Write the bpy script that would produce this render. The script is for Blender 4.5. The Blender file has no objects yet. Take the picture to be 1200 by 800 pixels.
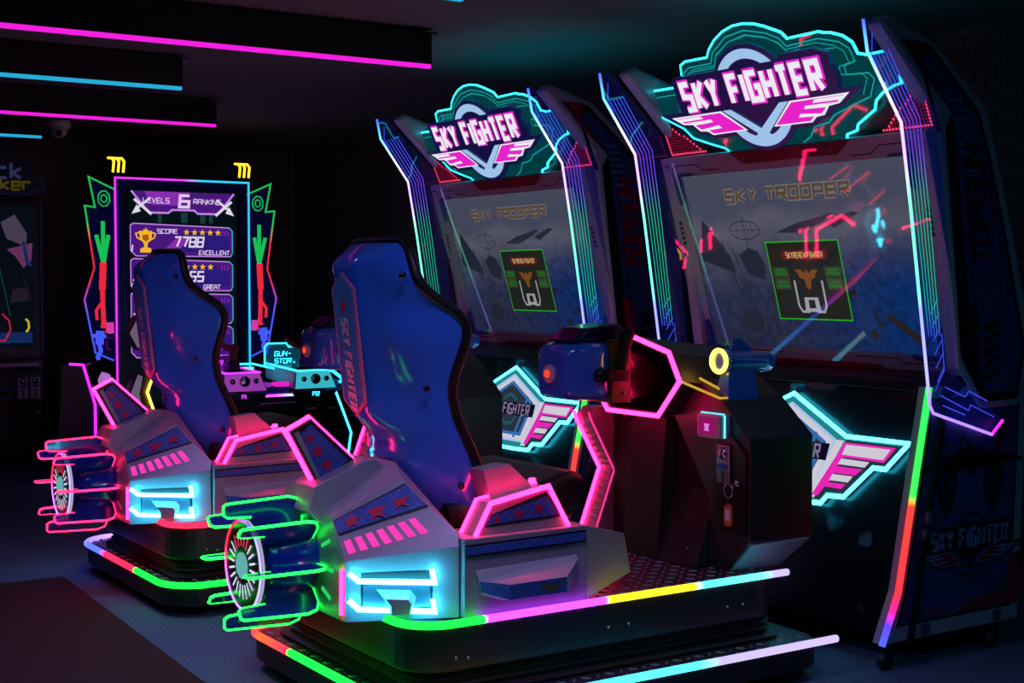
import bpy, bmesh, math, random
from mathutils import Vector, Matrix, Quaternion
S = bpy.context.scene
COL = S.collection
random.seed(7)
PI = math.pi

# ------------------------------------------------------------------ colour / materials
def lin(r, g, b):
    f = lambda c: (c/12.92 if c <= .04045 else ((c+.055)/1.055)**2.4)
    return (f(r/255), f(g/255), f(b/255))

M = {}
def _new(name):
    m = bpy.data.materials.new(name); m.use_nodes = True
    nt = m.node_tree; nt.nodes.clear()
    out = nt.nodes.new('ShaderNodeOutputMaterial')
    M[name] = m
    return m, nt, out

def mat(name, rgb, rough=.5, metal=0., emit=None, es=0., coat=0., noise=0., nscale=20., bump=0., bscale=60., spec=.5):
    m, nt, out = _new(name)
    b = nt.nodes.new('ShaderNodeBsdfPrincipled')
    c = lin(*rgb)
    b.inputs['Base Color'].default_value = (*c, 1)
    b.inputs['Roughness'].default_value = rough
    b.inputs['Metallic'].default_value = metal
    b.inputs['Specular IOR Level'].default_value = spec
    b.inputs['Coat Weight'].default_value = coat
    b.inputs['Coat Roughness'].default_value = .05
    if emit:
        b.inputs['Emission Color'].default_value = (*lin(*emit), 1)
        b.inputs['Emission Strength'].default_value = es
    tc = nt.nodes.new('ShaderNodeTexCoord')
    if noise:
        n = nt.nodes.new('ShaderNodeTexNoise'); n.inputs['Scale'].default_value = nscale; n.inputs['Detail'].default_value = 6
        nt.links.new(tc.outputs['Object'], n.inputs['Vector'])
        r = nt.nodes.new('ShaderNodeValToRGB')
        r.color_ramp.elements[0].position = .3; r.color_ramp.elements[1].position = .7
        r.color_ramp.elements[0].color = (*[x*(1-noise) for x in c], 1)
        r.color_ramp.elements[1].color = (*[min(1, x*(1+noise)) for x in c], 1)
        nt.links.new(n.outputs['Fac'], r.inputs['Fac']); nt.links.new(r.outputs['Color'], b.inputs['Base Color'])
    if bump:
        n = nt.nodes.new('ShaderNodeTexNoise'); n.inputs['Scale'].default_value = bscale; n.inputs['Detail'].default_value = 4
        nt.links.new(tc.outputs['Object'], n.inputs['Vector'])
        bp = nt.nodes.new('ShaderNodeBump'); bp.inputs['Strength'].default_value = bump; bp.inputs['Distance'].default_value = .01
        nt.links.new(n.outputs['Fac'], bp.inputs['Height']); nt.links.new(bp.outputs['Normal'], b.inputs['Normal'])
    nt.links.new(b.outputs[0], out.inputs[0])
    return m

def glow(name, rgb, s=1.):
    m, nt, out = _new(name)
    e = nt.nodes.new('ShaderNodeEmission')
    e.inputs[0].default_value = (*lin(*rgb), 1); e.inputs[1].default_value = s
    nt.links.new(e.outputs[0], out.inputs[0])
    return m

def glow_attr(name, s=1.):      # an LED strip: each point of it gives off its own colour
    m, nt, out = _new(name)
    e = nt.nodes.new('ShaderNodeEmission'); a = nt.nodes.new('ShaderNodeAttribute'); a.attribute_name = 'led'
    nt.links.new(a.outputs['Color'], e.inputs[0]); e.inputs[1].default_value = s
    nt.links.new(e.outputs[0], out.inputs[0])
    return m

def clear(name, tint, gloss=.08, glow_rgb=None, gs=0., opa=0.):   # clear plastic / glass sheet
    m, nt, out = _new(name)
    t = nt.nodes.new('ShaderNodeBsdfTransparent'); t.inputs[0].default_value = (*lin(*tint), 1)
    g = nt.nodes.new('ShaderNodeBsdfGlossy'); g.inputs['Roughness'].default_value = .03
    mx = nt.nodes.new('ShaderNodeMixShader')
    fr = nt.nodes.new('ShaderNodeFresnel'); fr.inputs[0].default_value = 1.45
    ad = nt.nodes.new('ShaderNodeMath'); ad.operation = 'ADD'; ad.inputs[1].default_value = gloss
    ge = nt.nodes.new('ShaderNodeNewGeometry'); fb = nt.nodes.new('ShaderNodeMath'); fb.operation = 'SUBTRACT'; fb.inputs[0].default_value = 1
    ml = nt.nodes.new('ShaderNodeMath'); ml.operation = 'MULTIPLY'      # only the face turned to the eye mirrors
    nt.links.new(ge.outputs['Backfacing'], fb.inputs[1]); nt.links.new(fr.outputs[0], ad.inputs[0])
    nt.links.new(ad.outputs[0], ml.inputs[0]); nt.links.new(fb.outputs[0], ml.inputs[1]); nt.links.new(ml.outputs[0], mx.inputs[0])
    nt.links.new(t.outputs[0], mx.inputs[1]); nt.links.new(g.outputs[0], mx.inputs[2])
    last = mx.outputs[0]
    if glow_rgb:
        e = nt.nodes.new('ShaderNodeEmission'); e.inputs[0].default_value = (*lin(*glow_rgb), 1); e.inputs[1].default_value = gs
        if opa:
            m2 = nt.nodes.new('ShaderNodeMixShader'); m2.inputs[0].default_value = opa
            nt.links.new(last, m2.inputs[1]); nt.links.new(e.outputs[0], m2.inputs[2]); last = m2.outputs[0]
        else:
            a = nt.nodes.new('ShaderNodeAddShader'); nt.links.new(last, a.inputs[0]); nt.links.new(e.outputs[0], a.inputs[1]); last = a.outputs[0]
    nt.links.new(last, out.inputs[0])
    return m

def brick_mat(name, c1, c2, mortar, scale, msize, axes='XZ', rot=0., offset=.5, width=.5, height=.25, rough=.6, bump=.3, metal=0., dist=.01):
    m, nt, out = _new(name)
    b = nt.nodes.new('ShaderNodeBsdfPrincipled'); b.inputs['Roughness'].default_value = rough; b.inputs['Metallic'].default_value = metal
    tc = nt.nodes.new('ShaderNodeTexCoord'); sx = nt.nodes.new('ShaderNodeSeparateXYZ'); cb = nt.nodes.new('ShaderNodeCombineXYZ')
    nt.links.new(tc.outputs['Object'], sx.inputs[0])
    nt.links.new(sx.outputs[axes[0]], cb.inputs[0]); nt.links.new(sx.outputs[axes[1]], cb.inputs[1])
    mp = nt.nodes.new('ShaderNodeMapping'); mp.inputs['Rotation'].default_value = (0, 0, rot)
    nt.links.new(cb.outputs[0], mp.inputs[0])
    t = nt.nodes.new('ShaderNodeTexBrick'); t.offset = offset
    t.inputs['Color1'].default_value = (*lin(*c1), 1); t.inputs['Color2'].default_value = (*lin(*c2), 1); t.inputs['Mortar'].default_value = (*lin(*mortar), 1)
    t.inputs['Scale'].default_value = scale; t.inputs['Mortar Size'].default_value = msize
    t.inputs['Brick Width'].default_value = width; t.inputs['Row Height'].default_value = height
    nt.links.new(mp.outputs[0], t.inputs['Vector']); nt.links.new(t.outputs['Color'], b.inputs['Base Color'])
    if bump:
        bp = nt.nodes.new('ShaderNodeBump'); bp.inputs['Strength'].default_value = bump; bp.inputs['Distance'].default_value = dist; bp.invert = True
        nt.links.new(t.outputs['Fac'], bp.inputs['Height']); nt.links.new(bp.outputs[0], b.inputs['Normal'])
    nt.links.new(b.outputs[0], out.inputs[0])
    return m

# ------------------------------------------------------------------ mesh builder
class MB:
    def __init__(s): s.v = []; s.f = []; s.k = []; s.sm = []; s.c = []
    def add(s, vs, fs, k=0, smooth=False, cols=None):
        n = len(s.v)
        s.v += [tuple(p) for p in vs]
        s.c += (cols if cols else [(1, 1, 1)]*len(vs))
        for f in fs:
            s.f.append([i+n for i in f]); s.k.append(k); s.sm.append(smooth)
        return s
    def box(s, x0, x1, y0, y1, z0, z1, k=0):
        v = [(x, y, z) for x in (x0, x1) for y in (y0, y1) for z in (z0, z1)]
        return s.add(v, [(0,1,3,2),(4,6,7,5),(0,4,5,1),(2,3,7,6),(0,2,6,4),(1,5,7,3)], k)
    def poly(s, pts, k=0): return s.add(pts, [list(range(len(pts)))], k)
    def prism(s, pts, fn, a, b, k=0, smooth=False):
        n = len(pts)
        v = [fn(u, w, a) for u, w in pts]+[fn(u, w, b) for u, w in pts]
        f = [list(range(n))[::-1], list(range(n, 2*n))]
        s.add(v, f, k)
        s.add(v, [[i, (i+1) % n, n+(i+1) % n, n+i] for i in range(n)], k, smooth)
        return s
    def hexa(s, a, b, k=0):     # two quads, bottom and top
        return s.add(list(a)+list(b), [(3,2,1,0),(4,5,6,7)]+[(i,(i+1)%4,4+(i+1)%4,4+i) for i in range(4)], k)
    def loft(s, rings, k=0, smooth=True, cap=True, closed=True):
        n = len(rings[0]); v = [p for r in rings for p in r]; f = []
        for i in range(len(rings)-1):
            for j in range(n if closed else n-1):
                f.append((i*n+j, i*n+(j+1) % n, (i+1)*n+(j+1) % n, (i+1)*n+j))
        s.add(v, f, k, smooth)
        if cap and closed:
            s.add(rings[0], [list(range(n))[::-1]], k); s.add(rings[-1], [list(range(n))], k)
        return s
    def lathe(s, prof, o, ax, n=24, k=0, smooth=True, cap=True):
        ax = Vector(ax).normalized(); o = Vector(o)
        u = ax.orthogonal().normalized(); w = ax.cross(u)
        return s.loft([[o+ax*h+(u*math.cos(2*PI*j/n)+w*math.sin(2*PI*j/n))*r for j in range(n)] for r, h in prof], k, smooth, cap)
    def tube(s, path, r, n=8, closed=False, k=0, cols=None, up=None, flat=1.):
        P = [Vector(p) for p in path]; m = len(P); rings = []; rc = []
        prev = None
        for i in range(m):
            if closed: a, b = P[i-1], P[(i+1) % m]
            else: a, b = P[max(0, i-1)], P[min(m-1, i+1)]
            d1 = (P[i]-a); d2 = (b-P[i])
            d1 = d1.normalized() if d1.length > 1e-9 else d2.normalized(); d2 = d2.normalized() if d2.length > 1e-9 else d1
            t = d1+d2
            t = t.normalized() if t.length > 1e-6 else d1
            if prev is None:
                u = Vector(up) if up else t.orthogonal()
            else: u = prev
            u = (u-t*u.dot(t)); u = u.normalized() if u.length > 1e-6 else t.orthogonal().normalized()
            prev = u; w = t.cross(u)
            mit = 1/max(.45, math.sqrt(max(1e-6, (1+d1.dot(d2))/2)))
            bis = (d2-d1)
            bis = bis.normalized() if bis.length > 1e-6 else None
            ring = []
            for j in range(n):
                an = 2*PI*(j+.5)/n
                off = u*math.cos(an)*r+w*math.sin(an)*r*flat
                if bis is not None: off = off+bis*off.dot(bis)*(mit-1)
                ring.append(P[i]+off)
            rings.append(ring); rc += [cols[i] if cols else (1, 1, 1)]*n
        if closed: rings.append(rings[0]); rc += rc[:n]
        v = [p for q in rings for p in q]; f = []
        for i in range(len(rings)-1):
            for j in range(n): f.append((i*n+j, i*n+(j+1) % n, (i+1)*n+(j+1) % n, (i+1)*n+j))
        s.add(v, f, k, n > 5, rc)
        if not closed:
            s.add(rings[0], [list(range(n))[::-1]], k, False, rc[:n]); s.add(rings[-1], [list(range(n))], k, False, rc[-n:])
        return s
    def stroke(s, pts, fn, w, k=0, off=0.):     # flat line of width w on a surface fn(u,v,off)
        n = len(pts); L = []; R = []
        closed = n > 2 and abs(pts[0][0]-pts[-1][0])+abs(pts[0][1]-pts[-1][1]) < 1e-7
        for i in range(n):
            p = Vector(pts[i])
            if closed and i in (0, n-1): a, b = Vector(pts[n-2]), Vector(pts[1])
            else: a, b = Vector(pts[max(0, i-1)]), Vector(pts[min(n-1, i+1)])
            d1 = p-a; d2 = b-p
            d1 = d1.normalized() if d1.length > 1e-9 else d2.normalized(); d2 = d2.normalized() if d2.length > 1e-9 else d1
            n1 = Vector((-d1.y, d1.x)); n2 = Vector((-d2.y, d2.x)); nn = n1+n2
            nn = nn.normalized() if nn.length > 1e-6 else n1
            q = nn*(w/2/max(.4, nn.dot(n1)))
            L.append(p+q); R.append(p-q)
        v = [fn(p.x, p.y, off) for p in L]+[fn(p.x, p.y, off) for p in R]
        return s.add(v, [(i, i+1, n+i+1, n+i) for i in range(n-1)], k)
    def flat(s, pts, fn, k=0, off=0.): return s.poly([fn(u, v, off) for u, v in pts], k)
    def text(s, txt, fn, u0, v0, h, w=None, t=.16, k=0, off=0., slant=0., gap=.28, center=False, depth=None):
        cw = (w or .6)*h; adv = cw+gap*h
        na = lambda c: adv*.55 if c == ' ' else gap*h if c in "I1i" else adv
        tot = sum(na(c) for c in txt)-gap*h
        u = u0-tot/2 if center else u0
        for c in txt:
            g = GLYPH.get(c) or GLYPH.get(c.upper(), [])
            ww = 0 if c in "I1'i" else cw
            for pl in g:
                pts = [(u+x*ww+slant*y*h, v0+y*h) for x, y in pl]
                if depth: s.slab_stroke(pts, fn, t*h, k, off, depth)
                else: s.stroke(pts, fn, t*h, k, off)
            u += na(c)
        return s
    def slab_stroke(s, pts, fn, w, k, off, depth):
        s.stroke(pts, fn, w, k, off+depth)
        m = MB(); m.stroke(pts, fn, w, 0, off); m.stroke(pts, fn, w, 0, off+depth)
        n = len(pts); v = m.v
        # walls of the raised stroke
        f = [(i, i+1, 2*n+i+1, 2*n+i) for i in range(n-1)]+[(n+i, n+i+1, 3*n+i+1, 3*n+i) for i in range(n-1)]
        f += [(0, n, 3*n, 2*n), (n-1, 2*n-1, 4*n-1, 3*n-1)]
        return s.add(v, f, k)
    def star(s, fn, u, v, r, k=0, off=0., rot=0., sx=1.):
        p = [(u+sx*math.sin(rot+i*PI/5)*(r if i % 2 == 0 else r*.42), v+math.cos(rot+i*PI/5)*(r if i % 2 == 0 else r*.42)) for i in range(10)]
        c = (u, v)
        n = len(p); vs = [fn(*c, off)]+[fn(a, b, off) for a, b in p]
        return s.add(vs, [(0, 1+i, 1+(i+1) % n) for i in range(n)], k)
    def build(s, name, mats, parent=None, bevel=0., recalc=True, seg=2):
        me = bpy.data.meshes.new(name)
        o0 = Vector(parent['_o']) if parent is not None and '_o' in parent else Vector((0, 0, 0))
        me.from_pydata([Vector(p)-o0 for p in s.v], [], s.f)
        if not isinstance(mats, (list, tuple)): mats = [mats]
        for m in mats: me.materials.append(M[m] if isinstance(m, str) else m)
        for p, k, sm in zip(me.polygons, s.k, s.sm): p.material_index = k; p.use_smooth = sm
        if any(c != (1, 1, 1) for c in s.c):
            a = me.attributes.new('led', 'FLOAT_COLOR', 'POINT')
            for i, c in enumerate(s.c): a.data[i].color = (*c, 1)
        if recalc:
            bm = bmesh.new(); bm.from_mesh(me)
            bmesh.ops.remove_doubles(bm, verts=bm.verts, dist=1e-6) if not any(c != (1,1,1) for c in s.c) else None
            bmesh.ops.recalc_face_normals(bm, faces=bm.faces); bm.to_mesh(me); bm.free()
        o = bpy.data.objects.new(name, me); COL.objects.link(o)
        if parent is not None:
            o.parent = parent
            if '_o' in parent: o['_o'] = parent['_o']
        if bevel:
            b = o.modifiers.new('bevel', 'BEVEL'); b.width = bevel; b.segments = seg; b.limit_method = 'ANGLE'; b.angle_limit = math.radians(35)
        return o

def thing(name, label, cat, o=(0, 0, 0), loc=None, group=None):
    e = bpy.data.objects.new(name, None); COL.objects.link(e); e.empty_display_size = .1
    e.location = loc if loc is not None else o
    e['_o'] = tuple(o); e['label'] = label; e['category'] = cat
    if group: e['group'] = group
    return e
def tag(o, label, cat, group=None):
    o['label'] = label; o['category'] = cat
    if group: o['group'] = group
    return o
def struct(o): o['kind'] = 'structure'; return o

# stroke letters, unit box
GLYPH = {
'A': [[(0,0),(0,.75),(.25,1),(.75,1),(1,.75),(1,0)],[(0,.42),(1,.42)]], 'B': [[(0,0),(0,1),(.85,1),(.85,.55),(0,.55)],[(.85,.55),(1,.5),(1,0),(0,0)]],
'C': [[(1,1),(0,1),(0,0),(1,0)]], 'D': [[(0,0),(0,1),(.75,1),(1,.75),(1,.25),(.75,0),(0,0)]], 'E': [[(1,1),(0,1),(0,0),(1,0)],[(0,.5),(.85,.5)]],
'F': [[(1,1),(0,1),(0,0)],[(0,.5),(.85,.5)]], 'G': [[(1,1),(0,1),(0,0),(1,0),(1,.48),(.5,.48)]], 'H': [[(0,0),(0,1)],[(1,0),(1,1)],[(0,.5),(1,.5)]],
'I': [[(.5,0),(.5,1)]], 'K': [[(0,0),(0,1)],[(1,1),(.15,.48),(1,0)]], 'L': [[(0,1),(0,0),(1,0)]], 'M': [[(0,0),(0,1),(.5,.5),(1,1),(1,0)]],
'N': [[(0,0),(0,1),(1,0),(1,1)]], 'O': [[(0,0),(0,1),(1,1),(1,0),(0,0)]], 'P': [[(0,0),(0,1),(1,1),(1,.45),(0,.45)]], 'R': [[(0,0),(0,1),(1,1),(1,.5),(0,.5)],[(.45,.5),(1,0)]],
'S': [[(1,1),(0,1),(0,.52),(1,.48),(1,0),(0,0)]], 'T': [[(0,1),(1,1)],[(.5,1),(.5,0)]], 'U': [[(0,1),(0,0),(1,0),(1,1)]], 'V': [[(0,1),(.5,0),(1,1)]],
'W': [[(0,1),(.2,0),(.5,.7),(.8,0),(1,1)]], 'X': [[(0,0),(1,1)],[(0,1),(1,0)]], 'Y': [[(0,1),(.5,.5),(1,1)],[(.5,.5),(.5,0)]],
'0': [[(0,0),(0,1),(1,1),(1,0),(0,0)]], '1': [[(.5,0),(.5,1)]], '2': [[(0,1),(1,1),(1,.5),(0,.5),(0,0),(1,0)]], '5': [[(1,1),(0,1),(0,.5),(1,.5),(1,0),(0,0)]],
'6': [[(1,1),(0,1),(0,0),(1,0),(1,.5),(0,.5)]], '7': [[(0,1),(1,1),(.55,0)]], '8': [[(0,0),(0,1),(1,1),(1,0),(0,0)],[(0,.5),(1,.5)]], '3': [[(0,1),(1,1),(1,0),(0,0)],[(.2,.5),(1,.5)]],
'-': [[(.1,.5),(.9,.5)]], ' ': [],
'i': [[(.5,0),(.5,.68)],[(.5,.84),(.5,1)]], 'c': [[(1,.68),(0,.68),(0,0),(1,0)]], 'k': [[(0,0),(0,1)],[(1,.68),(.15,.34),(1,0)]], 'e': [[(1,0),(0,0),(0,.68),(1,.68),(1,.34),(0,.34)]], 'r': [[(0,0),(0,.68),(1,.68)]],
}
def rrect(x0, x1, y0, y1, r, n=5):
    P = []
    for cx, cy, a0 in ((x1-r, y1-r, 0), (x0+r, y1-r, PI/2), (x0+r, y0+r, PI), (x1-r, y0+r, 3*PI/2)):
        for i in range(n+1):
            a = a0+PI/2*i/n; P.append((cx+r*math.cos(a), cy+r*math.sin(a)))
    return P
XZ = lambda y: (lambda u, v, w: (u, w, v))
def fXZ(u, v, w): return (u, w, v)
def fXY(u, v, w): return (u, v, w)
def fYZ(u, v, w): return (w, u, v)
def plane(x0, z0, s):   # leaning front plane of a cabinet: u to the viewer's right, v up it, w towards the player
    k = math.hypot(1, s)
    return lambda u, v, w: (x0+v*s/k-w/k, -u, z0+v/k+w*s/k)
def bilin(a, b, c, d, flip=1):      # surface patch: s along a->b, t along a->d
    a, b, c, d = map(Vector, (a, b, c, d)); n = ((b-a).cross(d-a)).normalized()*flip
    return lambda s, t, w: (a*(1-s)*(1-t)+b*s*(1-t)+c*s*t+d*(1-s)*t)+n*w
def mir(pts): return [(x, -y, z) for x, y, z in pts]
def densify(path, cols, step=.03):
    P = []; Cc = []
    for i in range(len(path)-1):
        a, b = Vector(path[i]), Vector(path[i+1]); n = max(1, int((b-a).length/step))
        for j in range(n):
            P.append(a.lerp(b, j/n)); Cc.append(tuple(Vector(cols[i]).lerp(Vector(cols[i+1]), j/n)))
    P.append(Vector(path[-1])); Cc.append(cols[-1])
    return P, Cc
def led_path(path, stops, step=.02):     # colour by share of the length: stops = [(share, rgb)]
    P = [Vector(path[0])]
    for a, b in zip(path[:-1], path[1:]):
        a, b = Vector(a), Vector(b); n = max(1, int((b-a).length/step))
        for j in range(1, n+1): P.append(a.lerp(b, j/n))
    L = [0]
    for a, b in zip(P[:-1], P[1:]): L.append(L[-1]+(b-a).length)
    C = []
    for l in L:
        q = l/L[-1]; c = stops[-1][1]
        for (q0, c0), (q1, c1) in zip(stops[:-1], stops[1:]):
            if q <= q0: c = c0; break
            if q0 <= q <= q1:
                t = (q-q0)/max(1e-6, q1-q0); c = tuple(Vector(c0).lerp(Vector(c1), t)); break
        C.append(tuple(c))
    return P, C
# ------------------------------------------------------------------ materials
GREEN = lin(18,255,52); RED = lin(255,30,60); ORED = lin(255,60,40); BLUE = lin(60,80,255); PURP = lin(190,60,255); VIOL = lin(150,110,255)
CYAN = lin(40,210,255); YEL = lin(205,180,26); WHITE = lin(128,118,165); PINK = lin(255,40,140); TEAL = lin(30,220,190); MAG = lin(240,40,220)
mat('grey_paint', (150,146,158), .42, .25, noise=.05, nscale=3)
mat('grey_light', (172,168,182), .4, .2)
mat('black_paint', (30,28,32), .42, noise=.2, nscale=8, bump=.06, bscale=180)
mat('black_matte', (10,10,12), .7)
mat('black_skirt', (12,12,14), .55, bump=.2, bscale=14)
mat('black_plastic', (14,14,16), .3)
mat('rubber', (12,12,12), .8)
mat('leather', (13,12,14), .45, bump=.15, bscale=120)
mat('seat_blue', (50,112,220), .16, coat=.8, noise=.04, nscale=2)
mat('cover_navy', (14,22,52), .2, coat=.4)
mat('engine_blue', (8,40,150), .2, coat=.5)
mat('blue_trim', (24,60,150), .35)
mat('badge_blue', (60,130,200), .35, noise=.1, nscale=40)
mat('vent_grey', (84,98,118), .4, .2)
mat('star_red', (190,20,60), .5)
mat('white_print', (190,185,205), .5)
mat('pink_print', (190,110,150), .5)
mat('black_print', (16,14,22), .5)
mat('steel', (150,150,158), .25, .9)
mat('chrome', (200,200,205), .12, 1.)
mat('brass', (190,150,70), .3, .9)
mat('olive', (92,80,22), .35, .1)
mat('gold_lit_panel', (185,145,72), .4, .1, noise=.3, nscale=30)  # gold light of the yellow ring is put into this base colour
mat('key_tag', (210,90,50), .4)
brick_mat('star_blue', (42,78,160), (46,84,168), (120,110,180), 22, .012, 'XZ', PI/4, 0., .5, .5, .4, 0)
mat('tread_steel', (70,70,78), .35, .6); mat('tread_bar', (130,130,140), .35, .5)
glow_attr('led', 3.4)
glow_attr('led_soft', 1.0)
glow('neon_pink', (255,20,92), 26)
glow('neon_pink_dim', (255,50,140), 1.2)
glow('slat_pink', (255,60,180), 1.1)
glow('exhaust_cyan', (60,216,255), 24)
glow('neon_yellow', (255,190,50), 9)
glow('line_yellow', (230,180,60), .8)
glow('disc_white', (220,225,255), 1.1)
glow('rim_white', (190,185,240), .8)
glow('disc_core', (110,190,190), .8)
glow('disc_red', (255,70,110), .9)
glow('button_red', (255,70,40), 1.0)
glow('reader_screen', (170,20,110), .7)
glow('reader_cyan', (110,230,255), 1.2)
glow('reader_icon', (235,130,235), .9)
clear('acrylic', (236,240,255), .03, (30,40,160), .03)
clear('acrylic_clear', (225,235,255), .02)

def led_strip(name, path, stops, r, parent, m='led', n=8, flat=1., closed=False, step=.008):
    P, C = led_path(path, stops, step)
    b = MB(); b.tube(P, r, n, False, 0, C, flat=flat)
    return b.build(name, m, parent, recalc=False)

def bolt(parent, p, ax, r=.009, m='black_plastic', name='bolt'):
    b = MB(); b.lathe([(r, 0), (r, .004), (r*.7, .008), (r*.2, .009)], p, ax, 10)
    return b.build(name, m, parent)

def tread(b, x0, x1, yh, z, keep):     # raised lozenges of a chequer plate
    n = 0; st = .046
    for i in range(int((x1-x0)/st)+1):
        for j in range(int(2*yh/st)+1):
            x = x0+i*st; y = -yh+j*st
            if not keep(x, y): continue
            a = PI/4 if (i+j) % 2 else -PI/4; u = (math.cos(a)*.017, math.sin(a)*.017); v = (-math.sin(a)*.006, math.cos(a)*.006)
            q = [(x+u[0], y+u[1]), (x+v[0], y+v[1]), (x-u[0], y-u[1]), (x-v[0], y-v[1])]
            b.add([(p, r, z-.0005) for p, r in q]+[(x+(p-x)*.7, y+(r-y)*.7, z+.0035) for p, r in q], [(4,5,6,7)]+[(k, (k+1) % 4, 4+(k+1) % 4, 4+k) for k in range(4)], 1)
    return b
# ------------------------------------------------------------------ the flight cockpit
def make_cockpit(dy, fin_rgb, base_stops, deck_stops, label):
    O = (2.7, 0, 0)
    root = thing('arcade_cockpit', label, 'arcade cockpit', O, (2.7, 4.02+dy, 0), 'flight cockpits on the carpet')
    P = lambda mb, name, mats, par=root, **kw: mb.build(name, mats, par, **kw)
    # --- base
    b = MB(); b.prism(rrect(1.905, 3.545, -.64, .64, .16), fXY, .045, .128); base = P(b, 'motion_base', 'black_paint', bevel=.006)
    b = MB(); b.prism(rrect(1.925, 3.525, -.62, .62, .15), fXY, .126, .133); P(tread(b, 1.95, 3.50, .60, .133, lambda x, y: not (2.03 < x < 3.40 and abs(y) < .47)), 'tread_plate', ['tread_steel', 'tread_bar'], base)
    for x in (2.05, 2.72, 3.4):
        for y in (-.52, .52):
            b = MB(); b.lathe([(.04, 0), (.04, .012), (.018, .016), (.018, .05)], (x, y, 0), (0, 0, 1), 12); P(b, 'foot', 'rubber', base)
    rp = rrect(1.9, 3.55, -.645, .645, .165, 8)
    i0 = min(range(len(rp)), key=lambda i: (rp[i][1] < .6, abs(rp[i][0]-1.9-.2)))
    # light strip: along the far rear corner, the rear edge, round the near corner and along the near edge
    side = [(3.55, .645), (2.065, .645)]+[p for p in rp if p[0] < 2.064 and p[1] > .47]+[p for p in rp if p[0] < 2.064 and p[1] < -.47]+[(3.55, -.645)]
    led_strip('base_light', [(x, y, .136) for x, y in side], base_stops, .013, base)
    # --- bellows skirt under the deck
    b = MB(); rings = []
    for i in range(9):
        z = .133+i*.012; g = (.012 if i % 2 else 0)+(.02 if i < 2 else 0)
        rings.append([(x, y, z) for x, y in rrect(2.0-g, 3.41+g, -.495-g, .495+g, .1)])
    b.loft(rings, smooth=False); P(b, 'skirt', 'black_skirt')
    b = MB(); b.prism(rrect(1.965, 3.43, -.518, .518, .13), fXY, .215, .352); deck = P(b, 'deck', 'black_paint', bevel=.005)
    b = MB(); b.prism(rrect(1.985, 3.41, -.5, .5, .12), fXY, .35, .358); P(tread(b, 2.02, 3.36, .47, .358, lambda x, y: x > 2.62), 'tread_plate', ['tread_steel', 'tread_bar'], deck)
    for x in (2.66, 2.74, 3.16, 3.23): bolt(deck, (x, -.518, .27), (0, -1, 0), .006, 'steel')
    bolt(deck, (2.1, -.515, .255), (-.3, -1, 0), .006, 'steel'); bolt(deck, (2.14, -.518, .25), (0, -1, 0), .006, 'steel')
    rp = rrect(1.955, 3.44, -.528, .528, .13, 8)
    for sgn in (1, -1):
        side = [(1.955, -.18*sgn)]+sorted([(x, y*sgn) for x, y in rp if x < 2.09 and y < -.39], key=lambda q: q[0])+[(2.10, -.528*sgn), (3.43, -.528*sgn)]
        led_strip('deck_light', [(x, y, .36) for x, y in side], deck_stops, .012, deck)
    # --- body shell
    R0, R1, R2, R3 = (1.846,-.30,.351), (1.848,-.30,.532), (1.868,-.165,.645), (1.87,0,.66)
    S0, S1, S1b, S2 = (2.134,-.478,.363), (2.131,-.482,.577), (2.142,-.462,.612), (2.062,-.262,.757)
    T1, T0 = (2.12,-.11,.79), (2.12,0,.79)
    b = MB()
    for f in (lambda p: p, mir):
        for q in ([R1,S1,S1b], [R2,S2,T1,R3], [R3,T1,T0], [R0,R1,R2,R3,(1.846,0,.351)], [R0,(1.846,0,.351),(2.134,0,.36),S0]):
            b.poly(f(q))
        b.poly(f([S0, S1, S1b, S2, T1, T0, (2.134,0,.36)]))
        for q in ([R0,S0,S1,R1], [R1,S1b,S2,R2]):      # slightly twisted panels
            g = bilin(*f(q)); n_ = 8
            b.add([g(i/n_, j/n_, 0) for j in range(n_+1) for i in range(n_+1)], [(j*(n_+1)+i, j*(n_+1)+i+1, (j+1)*(n_+1)+i+1, (j+1)*(n_+1)+i) for j in range(n_) for i in range(n_)])
    body = P(b, 'body_shell', 'grey_paint')
    b = MB()
    pr = [(1.815,.655),(1.848,.728),(2.022,.797),(2.06,.80),(2.16,.73),(2.16,.64),(1.88,.6)]
    lo = .115; hi = .085
    va = [(x, -(lo if z < .7 else hi), z) for x, z in pr]; vb = mir(va); n = len(pr)
    b.add(va+vb, [list(range(n)), list(range(n, 2*n))[::-1]]+[(i, (i+1) % n, n+(i+1) % n, n+i) for i in range(n)])
    P(b, 'fin_cowl', 'grey_paint', body, bevel=.003)
    # seat well and floor of the pod
    b = MB(); b.box(2.135, 2.6, -.44, .44, .358, .57); P(b, 'seat_well', 'black_matte')
    for sg in (1, -1):
        F = lambda q: [(x, y*sg, z) for x, y, z in q]
        patch = bilin(*F([R1, S1b, S2, R2]), flip=sg)
        b = MB()
        for (q, k_, o_) in (([(.015,.55),(.985,.49),(.985,.93),(.015,.9)], 1, .002), ([(.022,.58),(.98,.52),(.98,.90),(.022,.87)], 0, .004)):
            g = bilin(*[(u, v, 0) for u, v in q])
            b.add([patch(*tuple(g(i/8, j, 0))[:2], o_) for j in (0, 1) for i in range(9)], [(i, i+1, 10+i, 9+i) for i in range(8)], k_)
        P(b, 'star_panel', ['star_blue', 'black_print'], body, recalc=False)
        st = body.children[-1] if False else None
        b = MB()
        for s_, t_, r in ((.21,.715,.032),(.5,.71,.038),(.79,.71,.034)):
            c = patch(s_, t_, 0); du = (patch(s_+.01, t_, 0)-patch(s_-.01, t_, 0)).normalized(); nn = (patch(s_, t_, 1)-c).normalized(); dv = nn.cross(du).normalized()*sg
            b.star(lambda u, v, w, c=c, du=du, dv=dv, nn=nn: c+du*u+dv*v+nn*w, 0, 0, r, 0, .006, .15)
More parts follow.
